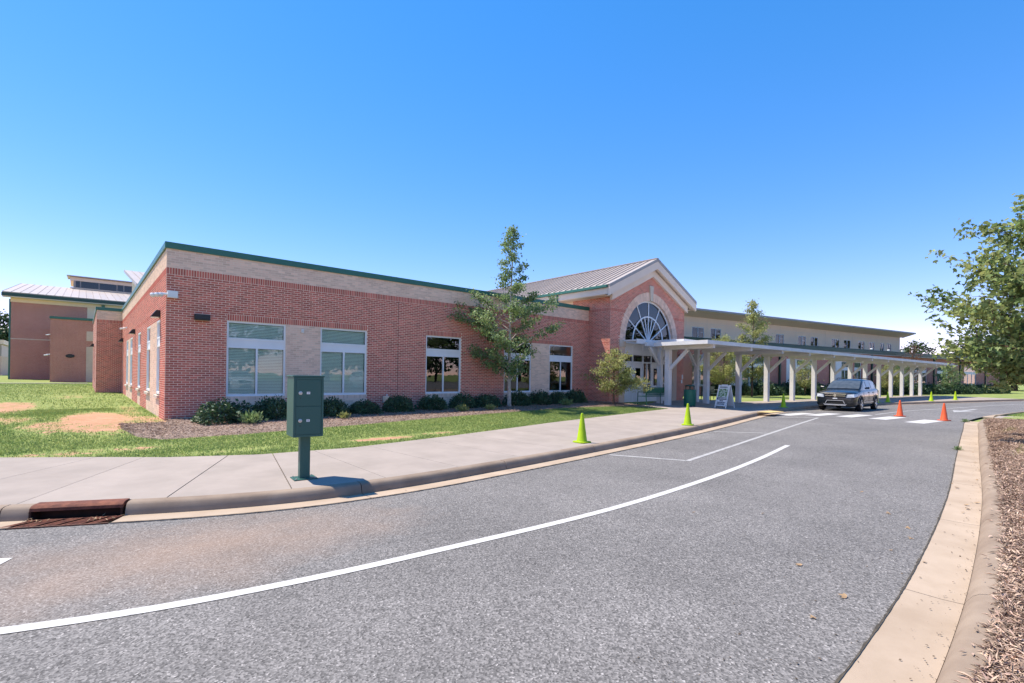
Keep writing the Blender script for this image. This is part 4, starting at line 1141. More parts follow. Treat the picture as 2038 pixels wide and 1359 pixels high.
# ------------------------------------------------------------------ gymnasium and blocks at the back left
def gym():
    b = empty("gymnasium", (-6.5, 84, .5), 0, "tall brick gymnasium with pale standing-seam roof and roof monitor", "building")
    inv = Matrix.Translation(-b.location)
    def fin(o): o.matrix_parent_inverse = inv; return o
    W = Wall((-6.5, 84), (1, 0), (0, -1)); L = 40
    ut = 6.9
    mb = MB(); W.box(mb, 0, ut, 0, 9.75, -30, 0); fin(mb.build("wall", "brick_far", b))
    mb = MB(); W.box(mb, ut + .01, L, 0, 9.75, -30, -.02); fin(mb.build("cream_wall", "cream_panel", b))
    mb = MB(); W.box(mb, -.06, L, 9.76, 10.25, -30, .05); fin(mb.build("frieze", "cream_panel", b))
    mb = MB(); W.box(mb, 0, ut, 5.3, 5.42, .003, .03); fin(mb.build("band_course", "brick_far_tan", b))
    for u in (ut + 1.4, ):
        mb = MB(); W.box(mb, u, u + .35, 7.5, 10.2, .06, .2); fin(mb.build("downspout", "green_metal", b))
    mb = MB(); W.box(mb, -.18, -.02, 0, 10.1, -.3, -.1); fin(mb.build("downspout", "green_metal", b))
    mb = MB(); W.box(mb, -.75, L, 10.35, 10.72, .7, .95); fin(mb.build("gutter", "dark_green_metal", b))
    mb = MB(); W.box(mb, -.7, L, 10.25, 10.34, .04, .9); fin(mb.build("soffit", "cream_trim", b))
    rf = empty("roof", (-7.2, 83.1, 10.7)); rf.parent = b; rf.matrix_parent_inverse = inv; ri = Matrix.Translation(-rf.location)
    def fr(o): o.matrix_parent_inverse = ri
    seam_roof((-7.2, 83.1, 10.72), (34, 83.1, 10.72), (-7.2, 107, 14.75), rf, fr, width=.75, thick=.12)
    # monitor
    M = Wall((-1.6, 106), (1, 0), (0, -1)); l = 36
    mb = MB(); M.box(mb, 0, l, 13.5, 14.9, -8, 0); fin(mb.build("monitor_wall", "cream_panel", b))
    mb = MB(); M.box(mb, .4, l, 14.9, 16.0, -8, -.02); fin(mb.build("monitor_wall", "fascia_grey", b))
    u = .6; k = 0
    for wd in (.65, 2.3, 2.3, .9, 2.3, 2.3, .9, 2.3, 2.3):
        mb = MB(); M.box(mb, u + .08, u + wd - .08, 14.98, 15.95, -.02, .03); fin(mb.build("monitor_window", "glass_arch", b)); u += wd
    mb = MB(); M.box(mb, 0, l, 16.0, 16.55, -8, .1); fin(mb.build("monitor_frieze", "cream_trim", b))
    q = [M.P(-.4, 16.56, .7), M.P(l, 16.56, .7), M.P(l, 17.2, -8), M.P(-.4, 17.2, -8)]
    mb = MB(); mb.hexa([*q, *[p + Vector((0, 0, .14)) for p in q]]); fin(mb.build("monitor_roof", "roof_metal", b))
gym()
def mid_block():
    b = empty("brick_block", (-2.4, 68, .5), 0, "lower flat-roofed brick block with tan brick panels joined to the gymnasium", "building")
    inv = Matrix.Translation(-b.location)
    def fin(o): o.matrix_parent_inverse = inv; return o
    W = Wall((-2.45, 68), (1, 0), (0, -1)); L = 12
    mb = MB(); W.box(mb, 0, L, 0, 6.85, -15.9, 0); fin(mb.build("wall", "brick_far", b))
    for z0, z1 in ((.2, 4.15), (4.75, 5.75)):
        mb = MB(); W.box(mb, 2.75, 6.5, z0, z1, .002, .03); fin(mb.build("tan_panel", "brick_far_tan", b))
    mb = MB(); W.box(mb, -.08, L, 6.86, 7.1, -15.9, .09); fin(mb.build("coping", "green_metal", b))
mid_block()
mb = MB(); c = (-.95, 67.93, 3.15)
prof = [(math.cos(2 * math.pi * k / 20) * .36, math.sin(2 * math.pi * k / 20) * .19) for k in range(20)]
mb.v = [(c[0] + x, c[1] - .0, c[2] + z) for x, z in prof] + [(c[0] + x, c[1] + .06, c[2] + z) for x, z in prof]
mb.f = [tuple(range(20)), tuple(range(39, 19, -1))] + [(k, (k + 1) % 20, 20 + (k + 1) % 20, 20 + k) for k in range(20)]
tag(mb.build("wall_plaque", "black_metal"), "dark oval plaque on the wall of the lower brick block", "plaque")

def shed_block():
    b = empty("sloped_roof_block", (3.1, 60, 5), 0, "cream upper block with steep pale metal shed roof rising behind the wing", "building")
    inv = Matrix.Translation(-b.location)
    def fin(o): o.matrix_parent_inverse = inv; return o
    P = [(3.5, 46, 4.2), (18, 46, 4.2), (18, 59.5, 4.2), (3.5, 59.5, 4.2), (3.5, 46, 7.85), (18, 46, 7.85), (18, 59.5, 10.75), (3.5, 59.5, 10.75)]
    mb = MB(); mb.hexa(P); fin(mb.build("wall", "cream_panel", b))
    rf = empty("roof", (3.1, 45, 8)); rf.parent = b; rf.matrix_parent_inverse = inv; ri = Matrix.Translation(-rf.location)
    def fr(o): o.matrix_parent_inverse = ri
    seam_roof((2.9, 45, 7.85), (18.5, 45, 7.85), (2.9, 60.2, 11.15), rf, fr, width=.55, thick=.2)
shed_block()
def annex():
    b = empty("low_annex", (-20, 130, .5), 0, "low distant brick annex with a dark window strip past the gymnasium", "building")
    inv = Matrix.Translation(-b.location)
    def fin(o): o.matrix_parent_inverse = inv; return o
    mb = MB(); mb.box(-40, -11.2, 130, 150, 0, 4.0); fin(mb.build("wall", "brick_far_tan", b))
    mb = MB(); mb.box(-40, -11.6, 129.9, 129.98, 4.05, 6.0); fin(mb.build("window_strip", "glass_arch", b))
    mb = MB(); mb.box(-40, -11.2, 130, 150, 4.01, 6.2); fin(mb.build("upper_wall", "fascia_grey", b))
    mb = MB(); mb.box(-40.5, -10.9, 129.5, 150, 6.21, 7.0); fin(mb.build("roof_edge", "cream_trim", b))
annex()

# ------------------------------------------------------------------ covered walkway
CA = Vector((22.86, 14.06, 0)); CD = Vector((.997, -.076, 0)).normalized(); CN = Vector((-.076, -.997, 0)).normalized()
def canopy():
    b = empty("walkway_canopy", (22.86, 14.06, .35), 0, "long white covered walkway canopy on braced posts beside the drive", "canopy")
    inv = Matrix.Translation(-b.location)
    def fin(o): o.matrix_parent_inverse = inv; return o
    W = Wall((CA.x, CA.y), (CD.x, CD.y), (CN.x, CN.y))
    ts = [0, 3.46, 6.84, 10.23, 13.75, 17.08, 20.35, 23.65, 26.8, 29.97, 33.01, 36.02, 38.94, 41.6]
    zt = 3.58
    n = 14
    for i in range(n):
        u0 = -.7 + 43.1 * i / n; u1 = -.7 + 43.1 * (i + 1) / n
        mb = MB(); W.box(mb, u0 + (.004 if i else 0), u1, zt - .10, zt - .02, -.28, 2.62); fin(mb.build("deck_panel", "canopy_white", b))
    mb = MB(); W.box(mb, -.72, 42.42, zt - .17, zt + .01, 2.622, 2.68); fin(mb.build("fascia", "canopy_white", b))
    mb = MB(); W.box(mb, -.72, 42.42, zt - .17, zt + .01, -.34, -.282); fin(mb.build("fascia", "canopy_white", b))
    mb = MB(); W.box(mb, -.76, -.702, zt - .17, zt + .012, -.34, 2.68); fin(mb.build("fascia", "canopy_white", b))
    mb = MB(); W.box(mb, 42.402, 42.46, zt - .17, zt + .012, -.34, 2.68); fin(mb.build("fascia", "canopy_white", b))
    for t in ts:
        p = W.P(t, 0); zg = walk_z(p.x, p.y) if p.x < 64 else .4
        mb = MB(); W.box(mb, t - .13, t + .13, zg - .02, zt - .34, -.13, .13); fin(mb.build("post", "canopy_white", b, bevel=.012))
        mb = MB(); W.box(mb, t - .09, t + .09, zt - .338, zt - .102, -.25, 2.55); fin(mb.build("beam", "canopy_white", b, bevel=.01))
        mb = MB(); mb.bar(W.P(t, zt - 1.30, .131), W.P(t, zt - .36, 1.12), .12, .15, up=(0, 0, 1)); fin(mb.build("brace", "canopy_white", b))
        for s in (.18, 1.6):
            pass
        if t > 8 and ts.index(t) % 2 == 0:
            mb = MB(); c = W.P(t, zt - .35, 1.9); mb.lathe([(.0, -.12), (.07, -.11), (.09, -.05), (.07, 0)], 10, tuple(c)); fin(mb.build("lamp", "white_plastic", b, smooth=True))
    # link to the doors
    zl = 3.80
    mb = MB(); mb.box(23.35, 27.3, 13.5, 15.96, zl - .14, zl - .03); fin(mb.build("link_deck", "canopy_white", b))
    mb = MB(); mb.box(23.29, 23.348, 13.46, 15.2, zl - .2, zl + .01); fin(mb.build("link_fascia", "canopy_white", b))
    mb = MB(); mb.box(23.348, 27.36, 13.44, 13.498, zl - .2, zl + .01); fin(mb.build("link_fascia", "canopy_white", b))
    mb = MB(); mb.box(27.302, 27.36, 13.5, 15.96, zl - .2, zl + .01); fin(mb.build("link_fascia", "canopy_white", b))
    mb = MB(); mb.box(21.62, 23.346, 15.2, 15.95, zl - .12, zl - .03); fin(mb.build("link_deck", "canopy_white", b))
    mb = MB(); mb.box(21.62, 23.288, 15.13, 15.198, zl - .24, zl + .0); fin(mb.build("link_fascia", "canopy_white", b))
    for (x, y) in ((23.65, 15.05), (26.92, 14.72)):
        mb = MB(); zg = walk_z(x, y); mb.box(x - .12, x + .12, y - .12, y + .12, zg - .02, zl - .36); fin(mb.build("post", "canopy_white", b, bevel=.012))
        mb = MB(); mb.box(x - 1.35, x + (.35 if x > 25 else 1.6), y - .08, y + .08, zl - .358, zl - .142); fin(mb.build("beam", "canopy_white", b))
        for s in (-1, 1):
            mb = MB(); mb.bar((x + s * .121, y, zl - 1.30), (x + s * 1.02, y, zl - .38), .11, .14); fin(mb.build("brace", "canopy_white", b))
canopy()

# ------------------------------------------------------------------ parcel locker on its pedestal
def locker():
    x, y = 2.60, 7.86; zg = walk_z(x, y)
    b = empty("parcel_locker", (x, y, zg), rad(-5), "dark green two-door parcel locker on a steel pedestal at the kerb edge", "parcel locker")
    # local frame: front faces -y
    w, d, h0, h1 = .215, .22, .66, 1.56
    mb = MB(); mb.box(-w, w, -d, d, h0, h1); c = mb.build("cabinet", "locker_green", b, bevel=.006)
    mb = MB(); mb.box(-w - .012, w + .012, -d - .02, d + .012, h1, h1 + .025); mb.build("cap", "locker_green", b, bevel=.005)
    mb = MB()
    for a in ((-w + .0, -w + .028, h0 + .004, h1 - .004), (w - .028, w, h0 + .004, h1 - .004)): mb.box(a[0], a[1], -d - .012, -d + .001, a[2], a[3])
    mb.box(-w + .03, w - .03, -d - .012, -d + .001, h1 - .034, h1 - .004); mb.box(-w + .03, w - .03, -d - .012, -d + .001, h0 + .004, h0 + .034)
    mb.build("face_frame", "locker_green", b)
    zm = (h0 + h1) / 2 + .01
    for k, (za, zb_) in enumerate(((zm + .004, h1 - .04), (h0 + .04, zm - .004))):
        mb = MB(); mb.box(-w + .034, w - .034, -d - .008, -d + .001, za, zb_); dr = mb.build("door", "locker_green", b, bevel=.003)
        zl = za + (zb_ - za) * .50
        mb = MB(); mb.lathe([(0, 0), (.027, 0), (.027, .012), (.02, .016), (.008, .016), (.007, .02), (0, .02)], 18)
        o = mb.build("lock", "steel", dr, smooth=True); o.rotation_euler = (rad(90), 0, 0); o.location = (-w + .095, -d - .0085, zl)
        mb = MB(); mb.lathe([(0, 0), (.0085, 0), (.0085, .003), (0, .003)], 10); o = mb.build("keyhole", "black_metal", dr); o.rotation_euler = (rad(90), 0, 0); o.location = (-w + .095, -d - .0085, zl - .075)
        mb = MB(); mb.box(-.03, .018, -d - .011, -d - .008, zl - .018, zl + .018); mb.build("number_plate", "sign_white", dr)
        cu = bpy.data.curves.new("plate_text", 'FONT'); cu.body = "1P" if k == 0 else "2P"; cu.size = .026; cu.align_x = 'CENTER'; cu.align_y = 'CENTER'; cu.extrude = .0006
        tmp = bpy.data.objects.new("plate_text", cu); COL.objects.link(tmp); bpy.context.view_layer.update()
        tme = bpy.data.meshes.new_from_object(tmp.evaluated_get(bpy.context.evaluated_depsgraph_get())); bpy.data.objects.remove(tmp)
        tme.materials.clear(); tme.materials.append(MATS["sign_dark"]); t = bpy.data.objects.new("plate_text", tme); COL.objects.link(t); t.parent = dr; t.location = (-.006, -d - .0118, zl); t.rotation_euler = (rad(90), 0, 0)
    mb = MB(); mb.box(-.075, .075, -.06, .06, .012, h0); mb.build("pedestal", "locker_green", b, bevel=.008)
    mb = MB(); mb.box(-.17, .17, -.15, .15, .0, .014); mb.build("base_plate", "locker_green", b, bevel=.003)
    for sx in (-1, 1):
        for sy in (-1, 1):
            mb = MB(); mb.lathe([(0, .03), (.011, .03), (.011, .014)], 6, (sx * .135, sy * .115, 0)); mb.build("anchor_bolt", "steel", b)
locker()

# ------------------------------------------------------------------ cones
def cone(mat, label, group):
    b = empty("traffic_cone", (0, 0, 0), 0, label, "traffic cone", group)
    mb = MB(); mb.lathe([(0, .715), (.024, .715), (.03, .705), (.034, .68), (.125, .045), (.135, .03)], 22); mb.build("body", mat, b, smooth=True)
    mb = MB(); s = .18; c = .05
    poly = [(s - c, -s), (s, -s + c), (s, s - c), (s - c, s), (-s + c, s), (-s, s - c), (-s, -s + c), (-s + c, -s)]
    mb.prism(poly, 0, .032); mb.build("base", mat, b, bevel=.006)
    return b
c0 = cone("cone_lime", "", "lime cones along the walk")
for i, ((u, v), lb) in enumerate([((1160, 881), "lime green traffic cone on the kerb edge of the walk nearest the parcel locker"), ((1370, 847.5), "lime green traffic cone on the kerb edge in front of the green litter bin"),
                     ((1581, 814), "lime green traffic cone beside the crosswalk left of the parked car"), ((1758, 809.5), "small lime traffic cone in the canopy shade just behind the car"), ((1823, 806.5), "far lime traffic cone under the canopy, second past the car"),
                     ((1875, 802.5), "far lime traffic cone near the end of the canopy, second from last"), ((1902, 800), "farthest lime traffic cone at the far end of the canopy")]):
    o = c0 if i == 0 else copy_tree(c0)
    z = .2
    for _ in range(8):
        x, y = on_ground(u, v, z); z = walk_z(x, y) if y > float(yk(x)) + .5 else road_z(x, y)
    y = max(y, float(yk(x)) + .70); z = walk_z(x, y)
    o.location = (x, y, z); o.rotation_euler = (0, 0, rad(23 * i)); o["label"] = lb
c1 = cone("cone_orange", "", "orange cones at the crosswalk")
for i, ((u, v), lb) in enumerate([((1792, 832), "orange traffic cone on the crosswalk nearer the parked car"), ((1880, 841), "orange traffic cone on the crosswalk nearer the right-hand kerb")]):
    o = c1 if i == 0 else copy_tree(c1)
    z = .2
    for _ in range(8): x, y = on_ground(u, v, z); z = road_z(x, y)
    o.location = (x, y, z + .004); o.rotation_euler = (0, 0, rad(40 + 25 * i)); o["label"] = lb

# ------------------------------------------------------------------ benches
def bench(name, loc, rz, label, L=1.85, mat="bench_green"):
    b = empty(name, loc, rz, label, "bench")
    for k in range(4):
        mb = MB(); mb.box(-L / 2, L / 2, -.24 + k * .12, -.14 + k * .12, .43, .455); mb.build("seat_slat", mat, b)
    n = int(L / .07)
    mb = MB(); mb.box(-L / 2, L / 2, .245, .275, .86, .90); mb.build("back_rail", mat, b); mb = MB(); mb.box(-L / 2, L / 2, .235, .265, .50, .53); mb.build("back_rail", mat, b)
    mb = MB(); mb.box(-L / 2 + .1, L / 2 - .1, .243, .268, .62, .855); mb.build("back_panel", mat, b)
    for k in range(n):
        x = -L / 2 + L * (k + .5) / n; mb = MB(); mb.box(x - .013, x + .013, .245, .262, .53, .62 if abs(x) < L / 2 - .1 else .86); mb.build("back_slat", mat, b)
    for s in (-1, 1):
        x = s * (L / 2 - .03)
        mb = MB(); mb.tube([(x, .30, 0), (x, .27, .44), (x, .26, .90)], [.024] * 3, 8); mb.build("leg", mat, b)
        mb = MB(); mb.tube([(x, -.28, 0), (x, -.26, .62), (x, -.2, .66), (x, .26, .66)], [.022] * 4, 8); mb.build("arm_rest", mat, b)
    return b
bx, by = 23.05, 13.98
bench("bench", (22.3, 14.55, walk_z(22.3, 14.55)), rad(174), "green metal slatted bench by the entrance doors, backing onto the mulch")
px, py = at_depth(1418, 31.5)
bench("bench", (px, py, .40), rad(5), "dark green metal bench under the canopy behind the sandwich board", 2.0, "dark_green_metal")

# ------------------------------------------------------------------ litter bin
def bin_():
    x, y = at_depth(1373.5, 25.2); z = walk_z(x, y)
    b = empty("litter_bin", (x, y, z), 0, "round green litter bin with a raised lid beside the canopy post", "litter bin")
    mb = MB(); mb.lathe([(0, .03), (.28, .03), (.295, .06), (.295, .78), (.30, .80), (.30, .84), (.27, .85), (.2, .80), (.0, .80)], 26); mb.build("drum", "can_green", b, smooth=True)
    for k in range(26):
        pass
    mb = MB(); mb.lathe([(0, 1.10), (.16, 1.09), (.23, 1.06), (.25, 1.02), (.24, 1.01), (.0, 1.01)], 26); mb.build("lid", "dark_green_metal", b, smooth=True)
    for k in range(4):
        a = k * math.pi / 2 + .4; mb = MB(); mb.tube([(.2 * math.cos(a), .2 * math.sin(a), .78), (.2 * math.cos(a), .2 * math.sin(a), 1.02)], [.02, .02], 6); mb.build("lid_post", "dark_green_metal", b)
    for k in range(4):
        a = k * math.pi / 2 + .8; mb = MB(); mb.box(-.03, .03, -.03, .03, 0, .05); o = mb.build("foot", "dark_green_metal", b); o.location = (.24 * math.cos(a), .24 * math.sin(a), 0)
bin_()

# ------------------------------------------------------------------ sandwich board
def aboard():
    x, y = at_depth(1443, 24.6); z = walk_z(x, y)
    b = empty("sandwich_board", (x, y, z), rad(-98), "white A-frame sandwich board with a green picture and printed lines", "sign")
    H, S, w = 1.13, .36, .31
    for s in (-1, 1):
        # panel leaning towards the ridge; local y is the spread
        p = Matrix.Translation((0, -s * S, 0)) @ Matrix.Rotation(0 if s > 0 else math.pi, 4, 'Z') @ Matrix.Rotation(-math.atan2(S - .02, H), 4, 'X')
        mb = MB(); mb.box(-w, w, -.012, .012, .10, 1.16); o = mb.build("panel", "sign_white", b, bevel=.004); o.matrix_local = p
        for k in (-1, 1):
            mb = MB(); mb.box(k * w - .035 * (k > 0) , k * w + .035 * (k < 0), -.022, .022, 0, 1.18); q = mb.build("stile", "sign_white", b, bevel=.004); q.matrix_local = p
        mb = MB(); mb.box(-.15, .15, -.012, .012, 1.16, 1.20); q = mb.build("grip", "sign_white", b); q.matrix_local = p
        if s > 0:
            def pr(nm, mat, x0, x1, z0, z1):
                mb = MB(); mb.box(x0, x1, -.0155, -.0125, z0, z1); q = mb.build(nm, mat, o)
            pr("picture", "sign_picture", -.24, .24, .56, .98); pr("title_band", "sign_dark", -.26, .26, .42, .53)
            r = random.Random(3)
            for z0, a, c, m in ((1.03, -.2, .2, "sign_dark"), (.335, -.10, .10, "sign_dark"), (.245, -.22, .22, "sign_dark"), (.165, -.22, .20, "sign_dark")):
                u = a
                while u < c:
                    l = r.uniform(.03, .07); pr("printed_word", m, u, min(c, u + l), z0, z0 + .055); u += l + .018
            u = -.2
            while u < .2:
                l = r.uniform(.03, .06); mb = MB(); mb.box(u, u + l, -.0185, -.0157, .455, .50); mb.build("printed_word", "sign_white", o); u += l + .02
aboard()

# ------------------------------------------------------------------ sport-utility car
def loft(rows, close=True):
    mb = MB(); m = len(rows[0])
    for r in rows: mb.v += [tuple(p) for p in r]
    for i in range(len(rows) - 1):
        for k in range(m - 1):
            a = i * m + k; mb.f.append((a, a + 1, a + m + 1, a + m))
    if close: mb.f.append(tuple(range(m))); mb.f.append(tuple(range((len(rows) - 1) * m, len(rows) * m))[::-1])
    return mb
def car(name, loc, heading, label, paint, group=None):
    b = empty(name, loc, heading, label, "car", group)
    # lower body, x forward
    st = [(2.44, .70, .74, .36), (2.42, .80, .86, .30), (2.36, .85, .95, .25), (2.2, .89, 1.0, .23), (1.9, .905, 1.04, .23), (1.5, .915, 1.075, .23), (1.15, .915, 1.10, .23), (.6, .915, 1.12, .23), (0, .915, 1.13, .23), (-.7, .915, 1.14, .23), (-1.4, .915, 1.17, .24), (-2.0, .90, 1.19, .27), (-2.3, .87, 1.16, .32), (-2.42, .82, 1.0, .36), (-2.45, .78, .8, .4)]
    rows = []
    for x, w, zt, z0 in st:
        half = [(0, zt + .02), (.45 * w, zt + .015), (.80 * w, zt - .005), (.93 * w, zt - .05), (.985 * w, zt - .14), (w, .72), (w * .99, .55), (w * 1.0, .42), (w * .97, z0 + .08), (w * .9, z0), (0, z0)]
        rows.append([(x, y, z) for y, z in half] + [(x, -y, z) for y, z in half[::-1][1:]])
    o = loft(rows).build("body", paint, b, smooth=True)
    # cabin: base and roof outline
    st = [(1.22, .80, .78, 1.09), (.95, .82, .74, 1.27), (.62, .835, .70, 1.46), (.36, .84, .68, 1.58), (.1, .845, .67, 1.635), (-.5, .845, .665, 1.665), (-1.2, .84, .66, 1.655), (-1.75, .82, .65, 1.62), (-2.0, .80, .64, 1.56), (-2.2, .78, .66, 1.38), (-2.36, .76, .70, 1.14)]
    rows = []
    for x, wb, wr, zt in st:
        zb_ = 1.06; wr2 = wb + (wr - wb) * min(1, (zt - zb_) / .57)
        half = [(0, zt + .015), (.6 * wr2, zt + .01), (.9 * wr2, zt - .015), (wr2, zt - .055), (wb, zb_)]
        rows.append([(x, y, z) for y, z in half] + [(x, -y, z) for y, z in half[::-1]])
    cb = loft([[p for p in r] for r in rows]).build("cabin", paint, b, smooth=True)
    # glazing laid on the cabin skin
    def zroof(x):
        return float(np.interp(-x, [-s[0] for s in st], [s[3] for s in st]))
    def wbelt(x): return float(np.interp(-x, [-s[0] for s in st], [s[1] for s in st]))
    def wroof(x): return float(np.interp(-x, [-s[0] for s in st], [s[2] for s in st]))
    def side(x, z, s):
        zt = zroof(x); zb_ = 1.06; wb = wbelt(x); wr2 = wb + (wroof(x) - wb) * min(1, (zt - zb_) / .57); t = (z - zb_) / max(.02, (zt - .055 - zb_)); return (x, s * (wb + (wr2 - wb) * t + .008), z)
    for s in (-1, 1):
        for poly in ([(.88, 1.15), (.10, 1.15), (.10, 1.54), (.30, 1.52), (.56, 1.36)], [(.0, 1.15), (-.85, 1.16), (-.85, 1.56), (.0, 1.55)], [(-.95, 1.17), (-1.85, 1.24), (-1.72, 1.50), (-.95, 1.56)]):
            mb = MB(); mb.quad(*[side(x, z, s) for x, z in poly]); mb.build("side_window", "glass_car_solid", b, fix=False)
    mb = MB()
    n = 6
    for i in range(n):
        xa = 1.14 - (1.14 - .40) * i / n; xb = 1.14 - (1.14 - .40) * (i + 1) / n
        for k in range(8):
            ta = -1 + 2 * k / 8; tb = -1 + 2 * (k + 1) / 8
            def q(x, t):
                wr2 = wbelt(x) + (wroof(x) - wbelt(x)) * min(1, (zroof(x) - 1.06) / .57)
                return (x + .01, t * wr2 * .90, zroof(x) + .028 - .022 * t * t)
            mb.quad(q(xa, ta), q(xa, tb), q(xb, tb), q(xb, ta))
    mb.build("windscreen", "glass_car_solid", b, fix=False, smooth=True)
    mb = MB()
    for xa, xb in ((-2.06, -2.30),):
        def q2(x, t): return (x - .015, t * wroof(x) * .85, zroof(x) + .015)
        mb.quad(q2(xa, -1), q2(xa, 1), q2(xb, 1), q2(xb, -1))
    mb.build("rear_window", "glass_car_solid", b, fix=False)
    # wheels and arches
    for x in (1.48, -1.41):
        for s in (-1, 1):
            R = .355; y0 = .70; y1 = .935
            mb = MB(); n = 24
            pts = [(x + .445 * math.cos(math.pi * k / n * 1.06 - .09), max(.2, .36 + .445 * math.sin(math.pi * k / n * 1.06 - .09))) for k in range(n + 1)]
            mb.v = [(px, s * .5, pz) for px, pz in pts] + [(px, s * (.917), pz) for px, pz in pts]
            m = len(pts); mb.f = [tuple(range(m)), tuple(range(m, 2 * m))] + [(k, k + 1, m + k + 1, m + k) for k in range(m - 1)] + [(m - 1, 0, m, 2 * m - 1)]
            mb.build("wheel_well", "tyre", b)
            mb = MB()
            for k in range(n):
                a0 = math.pi * k / n; a1 = math.pi * (k + 1) / n
                pp = [(x + r * math.cos(a), .36 + r * math.sin(a)) for r, a in ((.43, a0), (.475, a0), (.475, a1), (.43, a1))]
                mb.hexa([(px, s * .88, pz) for px, pz in pp] + [(px, s * .93, pz) for px, pz in pp])
            mb.build("arch_flare", paint, b, smooth=True)
            wh = empty("wheel", (x, s * .835, R)); wh.parent = b; wh.rotation_euler = (rad(-90 * s), 0, 0)
            mb = MB(); mb.lathe([(.235, -.10), (.33, -.11), (.352, -.08), (.355, 0), (.352, .08), (.33, .11), (.235, .10), (.225, .0), (.235, -.10)], 28); mb.build("tyre", "tyre", wh, smooth=True)
            mb = MB(); mb.lathe([(.24, .09), (.225, .10), (.215, .07), (.20, .02), (.06, .03), (0, .03)], 28); mb.build("rim", "tyre", wh, smooth=True)
            mb = MB()
            for k in range(5):
                a = 2 * math.pi * k / 5
                for da in (-.13, .13):
                    mb.bar((.04 * math.cos(a), .04 * math.sin(a), .085), (.225 * math.cos(a + da), .225 * math.sin(a + da), .095), .045, .03)
            mb.lathe([(.0, .10), (.055, .10), (.065, .08), (.06, .04)], 14); mb.lathe([(.215, .085), (.218, .105), (.238, .106), (.24, .085)], 28)
            mb.build("spokes", "chrome", wh)
    # front end
    xf = 2.43
    def face(nm, mat, poly, x0=2.38, x1=2.455, bev=0):
        mb = MB(); n = len(poly); mb.v = [(x0, y, z) for y, z in poly] + [(x1, y, z) for y, z in poly]
        mb.f = [tuple(range(n)), tuple(range(n, 2 * n))] + [(k, (k + 1) % n, n + (k + 1) % n, n + k) for k in range(n)]; return mb.build(nm, mat, b, bevel=bev)
    face("grille", "tyre", [(-.42, .70), (.42, .70), (.47, .86), (.40, .88), (-.40, .88), (-.47, .86)], 2.3, 2.452)
    face("grille_bar", "chrome", [(-.46, .775), (.46, .775), (.46, .80), (-.46, .80)], 2.3, 2.468); face("grille_bar", "chrome", [(-.018, .70), (.018, .70), (.018, .88), (-.018, .88)], 2.3, 2.467)
    face("grille_surround", "chrome", [(-.50, .865), (.50, .865), (.46, .90), (-.46, .90)], 2.3, 2.458)
    face("badge", "chrome", [(0, .735), (.045, .76), (.06, .83), (.035, .86), (-.035, .86), (-.06, .83), (-.045, .76)], 2.3, 2.478)
    face("number_plate", "sign_white", [(-.10, .63), (.10, .63), (.10, .68), (-.10, .68)], 2.3, 2.462)
    face("lower_intake", "tyre", [(-.40, .38), (.40, .38), (.34, .53), (-.34, .53)], 2.3, 2.452)
    for p0, p1 in ((( -.43, .40), (-.36, .55)), ((-.36, .55), (.36, .55)), ((.36, .55), (.43, .40))):
        mb = MB(); mb.bar((2.452, p0[0], p0[1]), (2.452, p1[0], p1[1]), .035, .03); mb.build("intake_trim", "steel", b)
    face("skid_plate", "steel", [(-.46, .30), (.46, .30), (.52, .365), (-.52, .365)], 2.25, 2.46)
    for s in (-1, 1):
        mb = MB()
        P0 = [(2.443, .50 * s, .715), (2.40, .82 * s, .73), (2.10, .905 * s, .78), (2.10, .895 * s, .90), (2.38, .80 * s, .885), (2.44, .53 * s, .86)]
        c = Vector((2.0, .4 * s, .8)); out = [Vector(p) + (Vector(p) - c).normalized() * .022 for p in P0]; inn = [Vector(p) - (Vector(p) - c).normalized() * .1 for p in P0]
        n = 6; mb.v = [tuple(p) for p in inn] + [tuple(p) for p in out]; mb.f = [tuple(range(n, 2 * n))] + [(k, (k + 1) % n, n + (k + 1) % n, n + k) for k in range(n)]
        mb.build("headlight", "lamp_clear", b)
        mb = MB(); mb.lathe([(0, 0), (.05, 0), (.05, .03), (.0, .03)], 14); o = mb.build("fog_lamp", "lamp_clear", b); o.rotation_euler = (0, rad(90), 0); o.location = (2.40, .66 * s, .44)
        mb = MB(); mb.box(-2.47, -2.2, .62 * s if s > 0 else -.84, .84 if s > 0 else -.62, .85, 1.05); mb.build("tail_light", "tail_red", b, bevel=.02)
        mb = MB(); mb.hexa([(.80, s * .92, 1.13), (.96, s * .93, 1.14), (.90, s * 1.13, 1.15), (.80, s * 1.13, 1.15), (.80, s * .92, 1.24), (.92, s * .93, 1.24), (.87, s * 1.12, 1.27), (.80, s * 1.12, 1.27)]); mb.build("mirror", paint, b, bevel=.02)
        mb = MB(); mb.tube([(.05, s * .56, 1.66), (-.1, s * .57, 1.71), (-1.5, s * .57, 1.71), (-1.65, s * .56, 1.66)], [.018] * 4, 8); mb.build("roof_rail", "tyre", b, smooth=True)
        for x in (-.02, -.95):
            mb = MB(); mb.box(x - .1, x + .1, s * .905 if s > 0 else -.935, .935 if s > 0 else -.905, .95, .98); mb.build("door_handle", paint, b, bevel=.008)
        mb = MB(); mb.box(-1.0, 1.02, s * .905 if s > 0 else -.925, .925 if s > 0 else -.905, .44, .475); mb.build("side_trim", "steel", b)
        for x in (.95, -.05, -.92):
            mb = MB(); mb.box(x - .005, x + .005, .9135 * s if s > 0 else -.9185, .9185 if s > 0 else -.9135, .42, 1.0); mb.build("door_seam", "tyre", b)
    mb = MB(); mb.box(-.95, .98, -.86, .86, .2, .24); mb.build("underbody", "tyre", b)
    return b
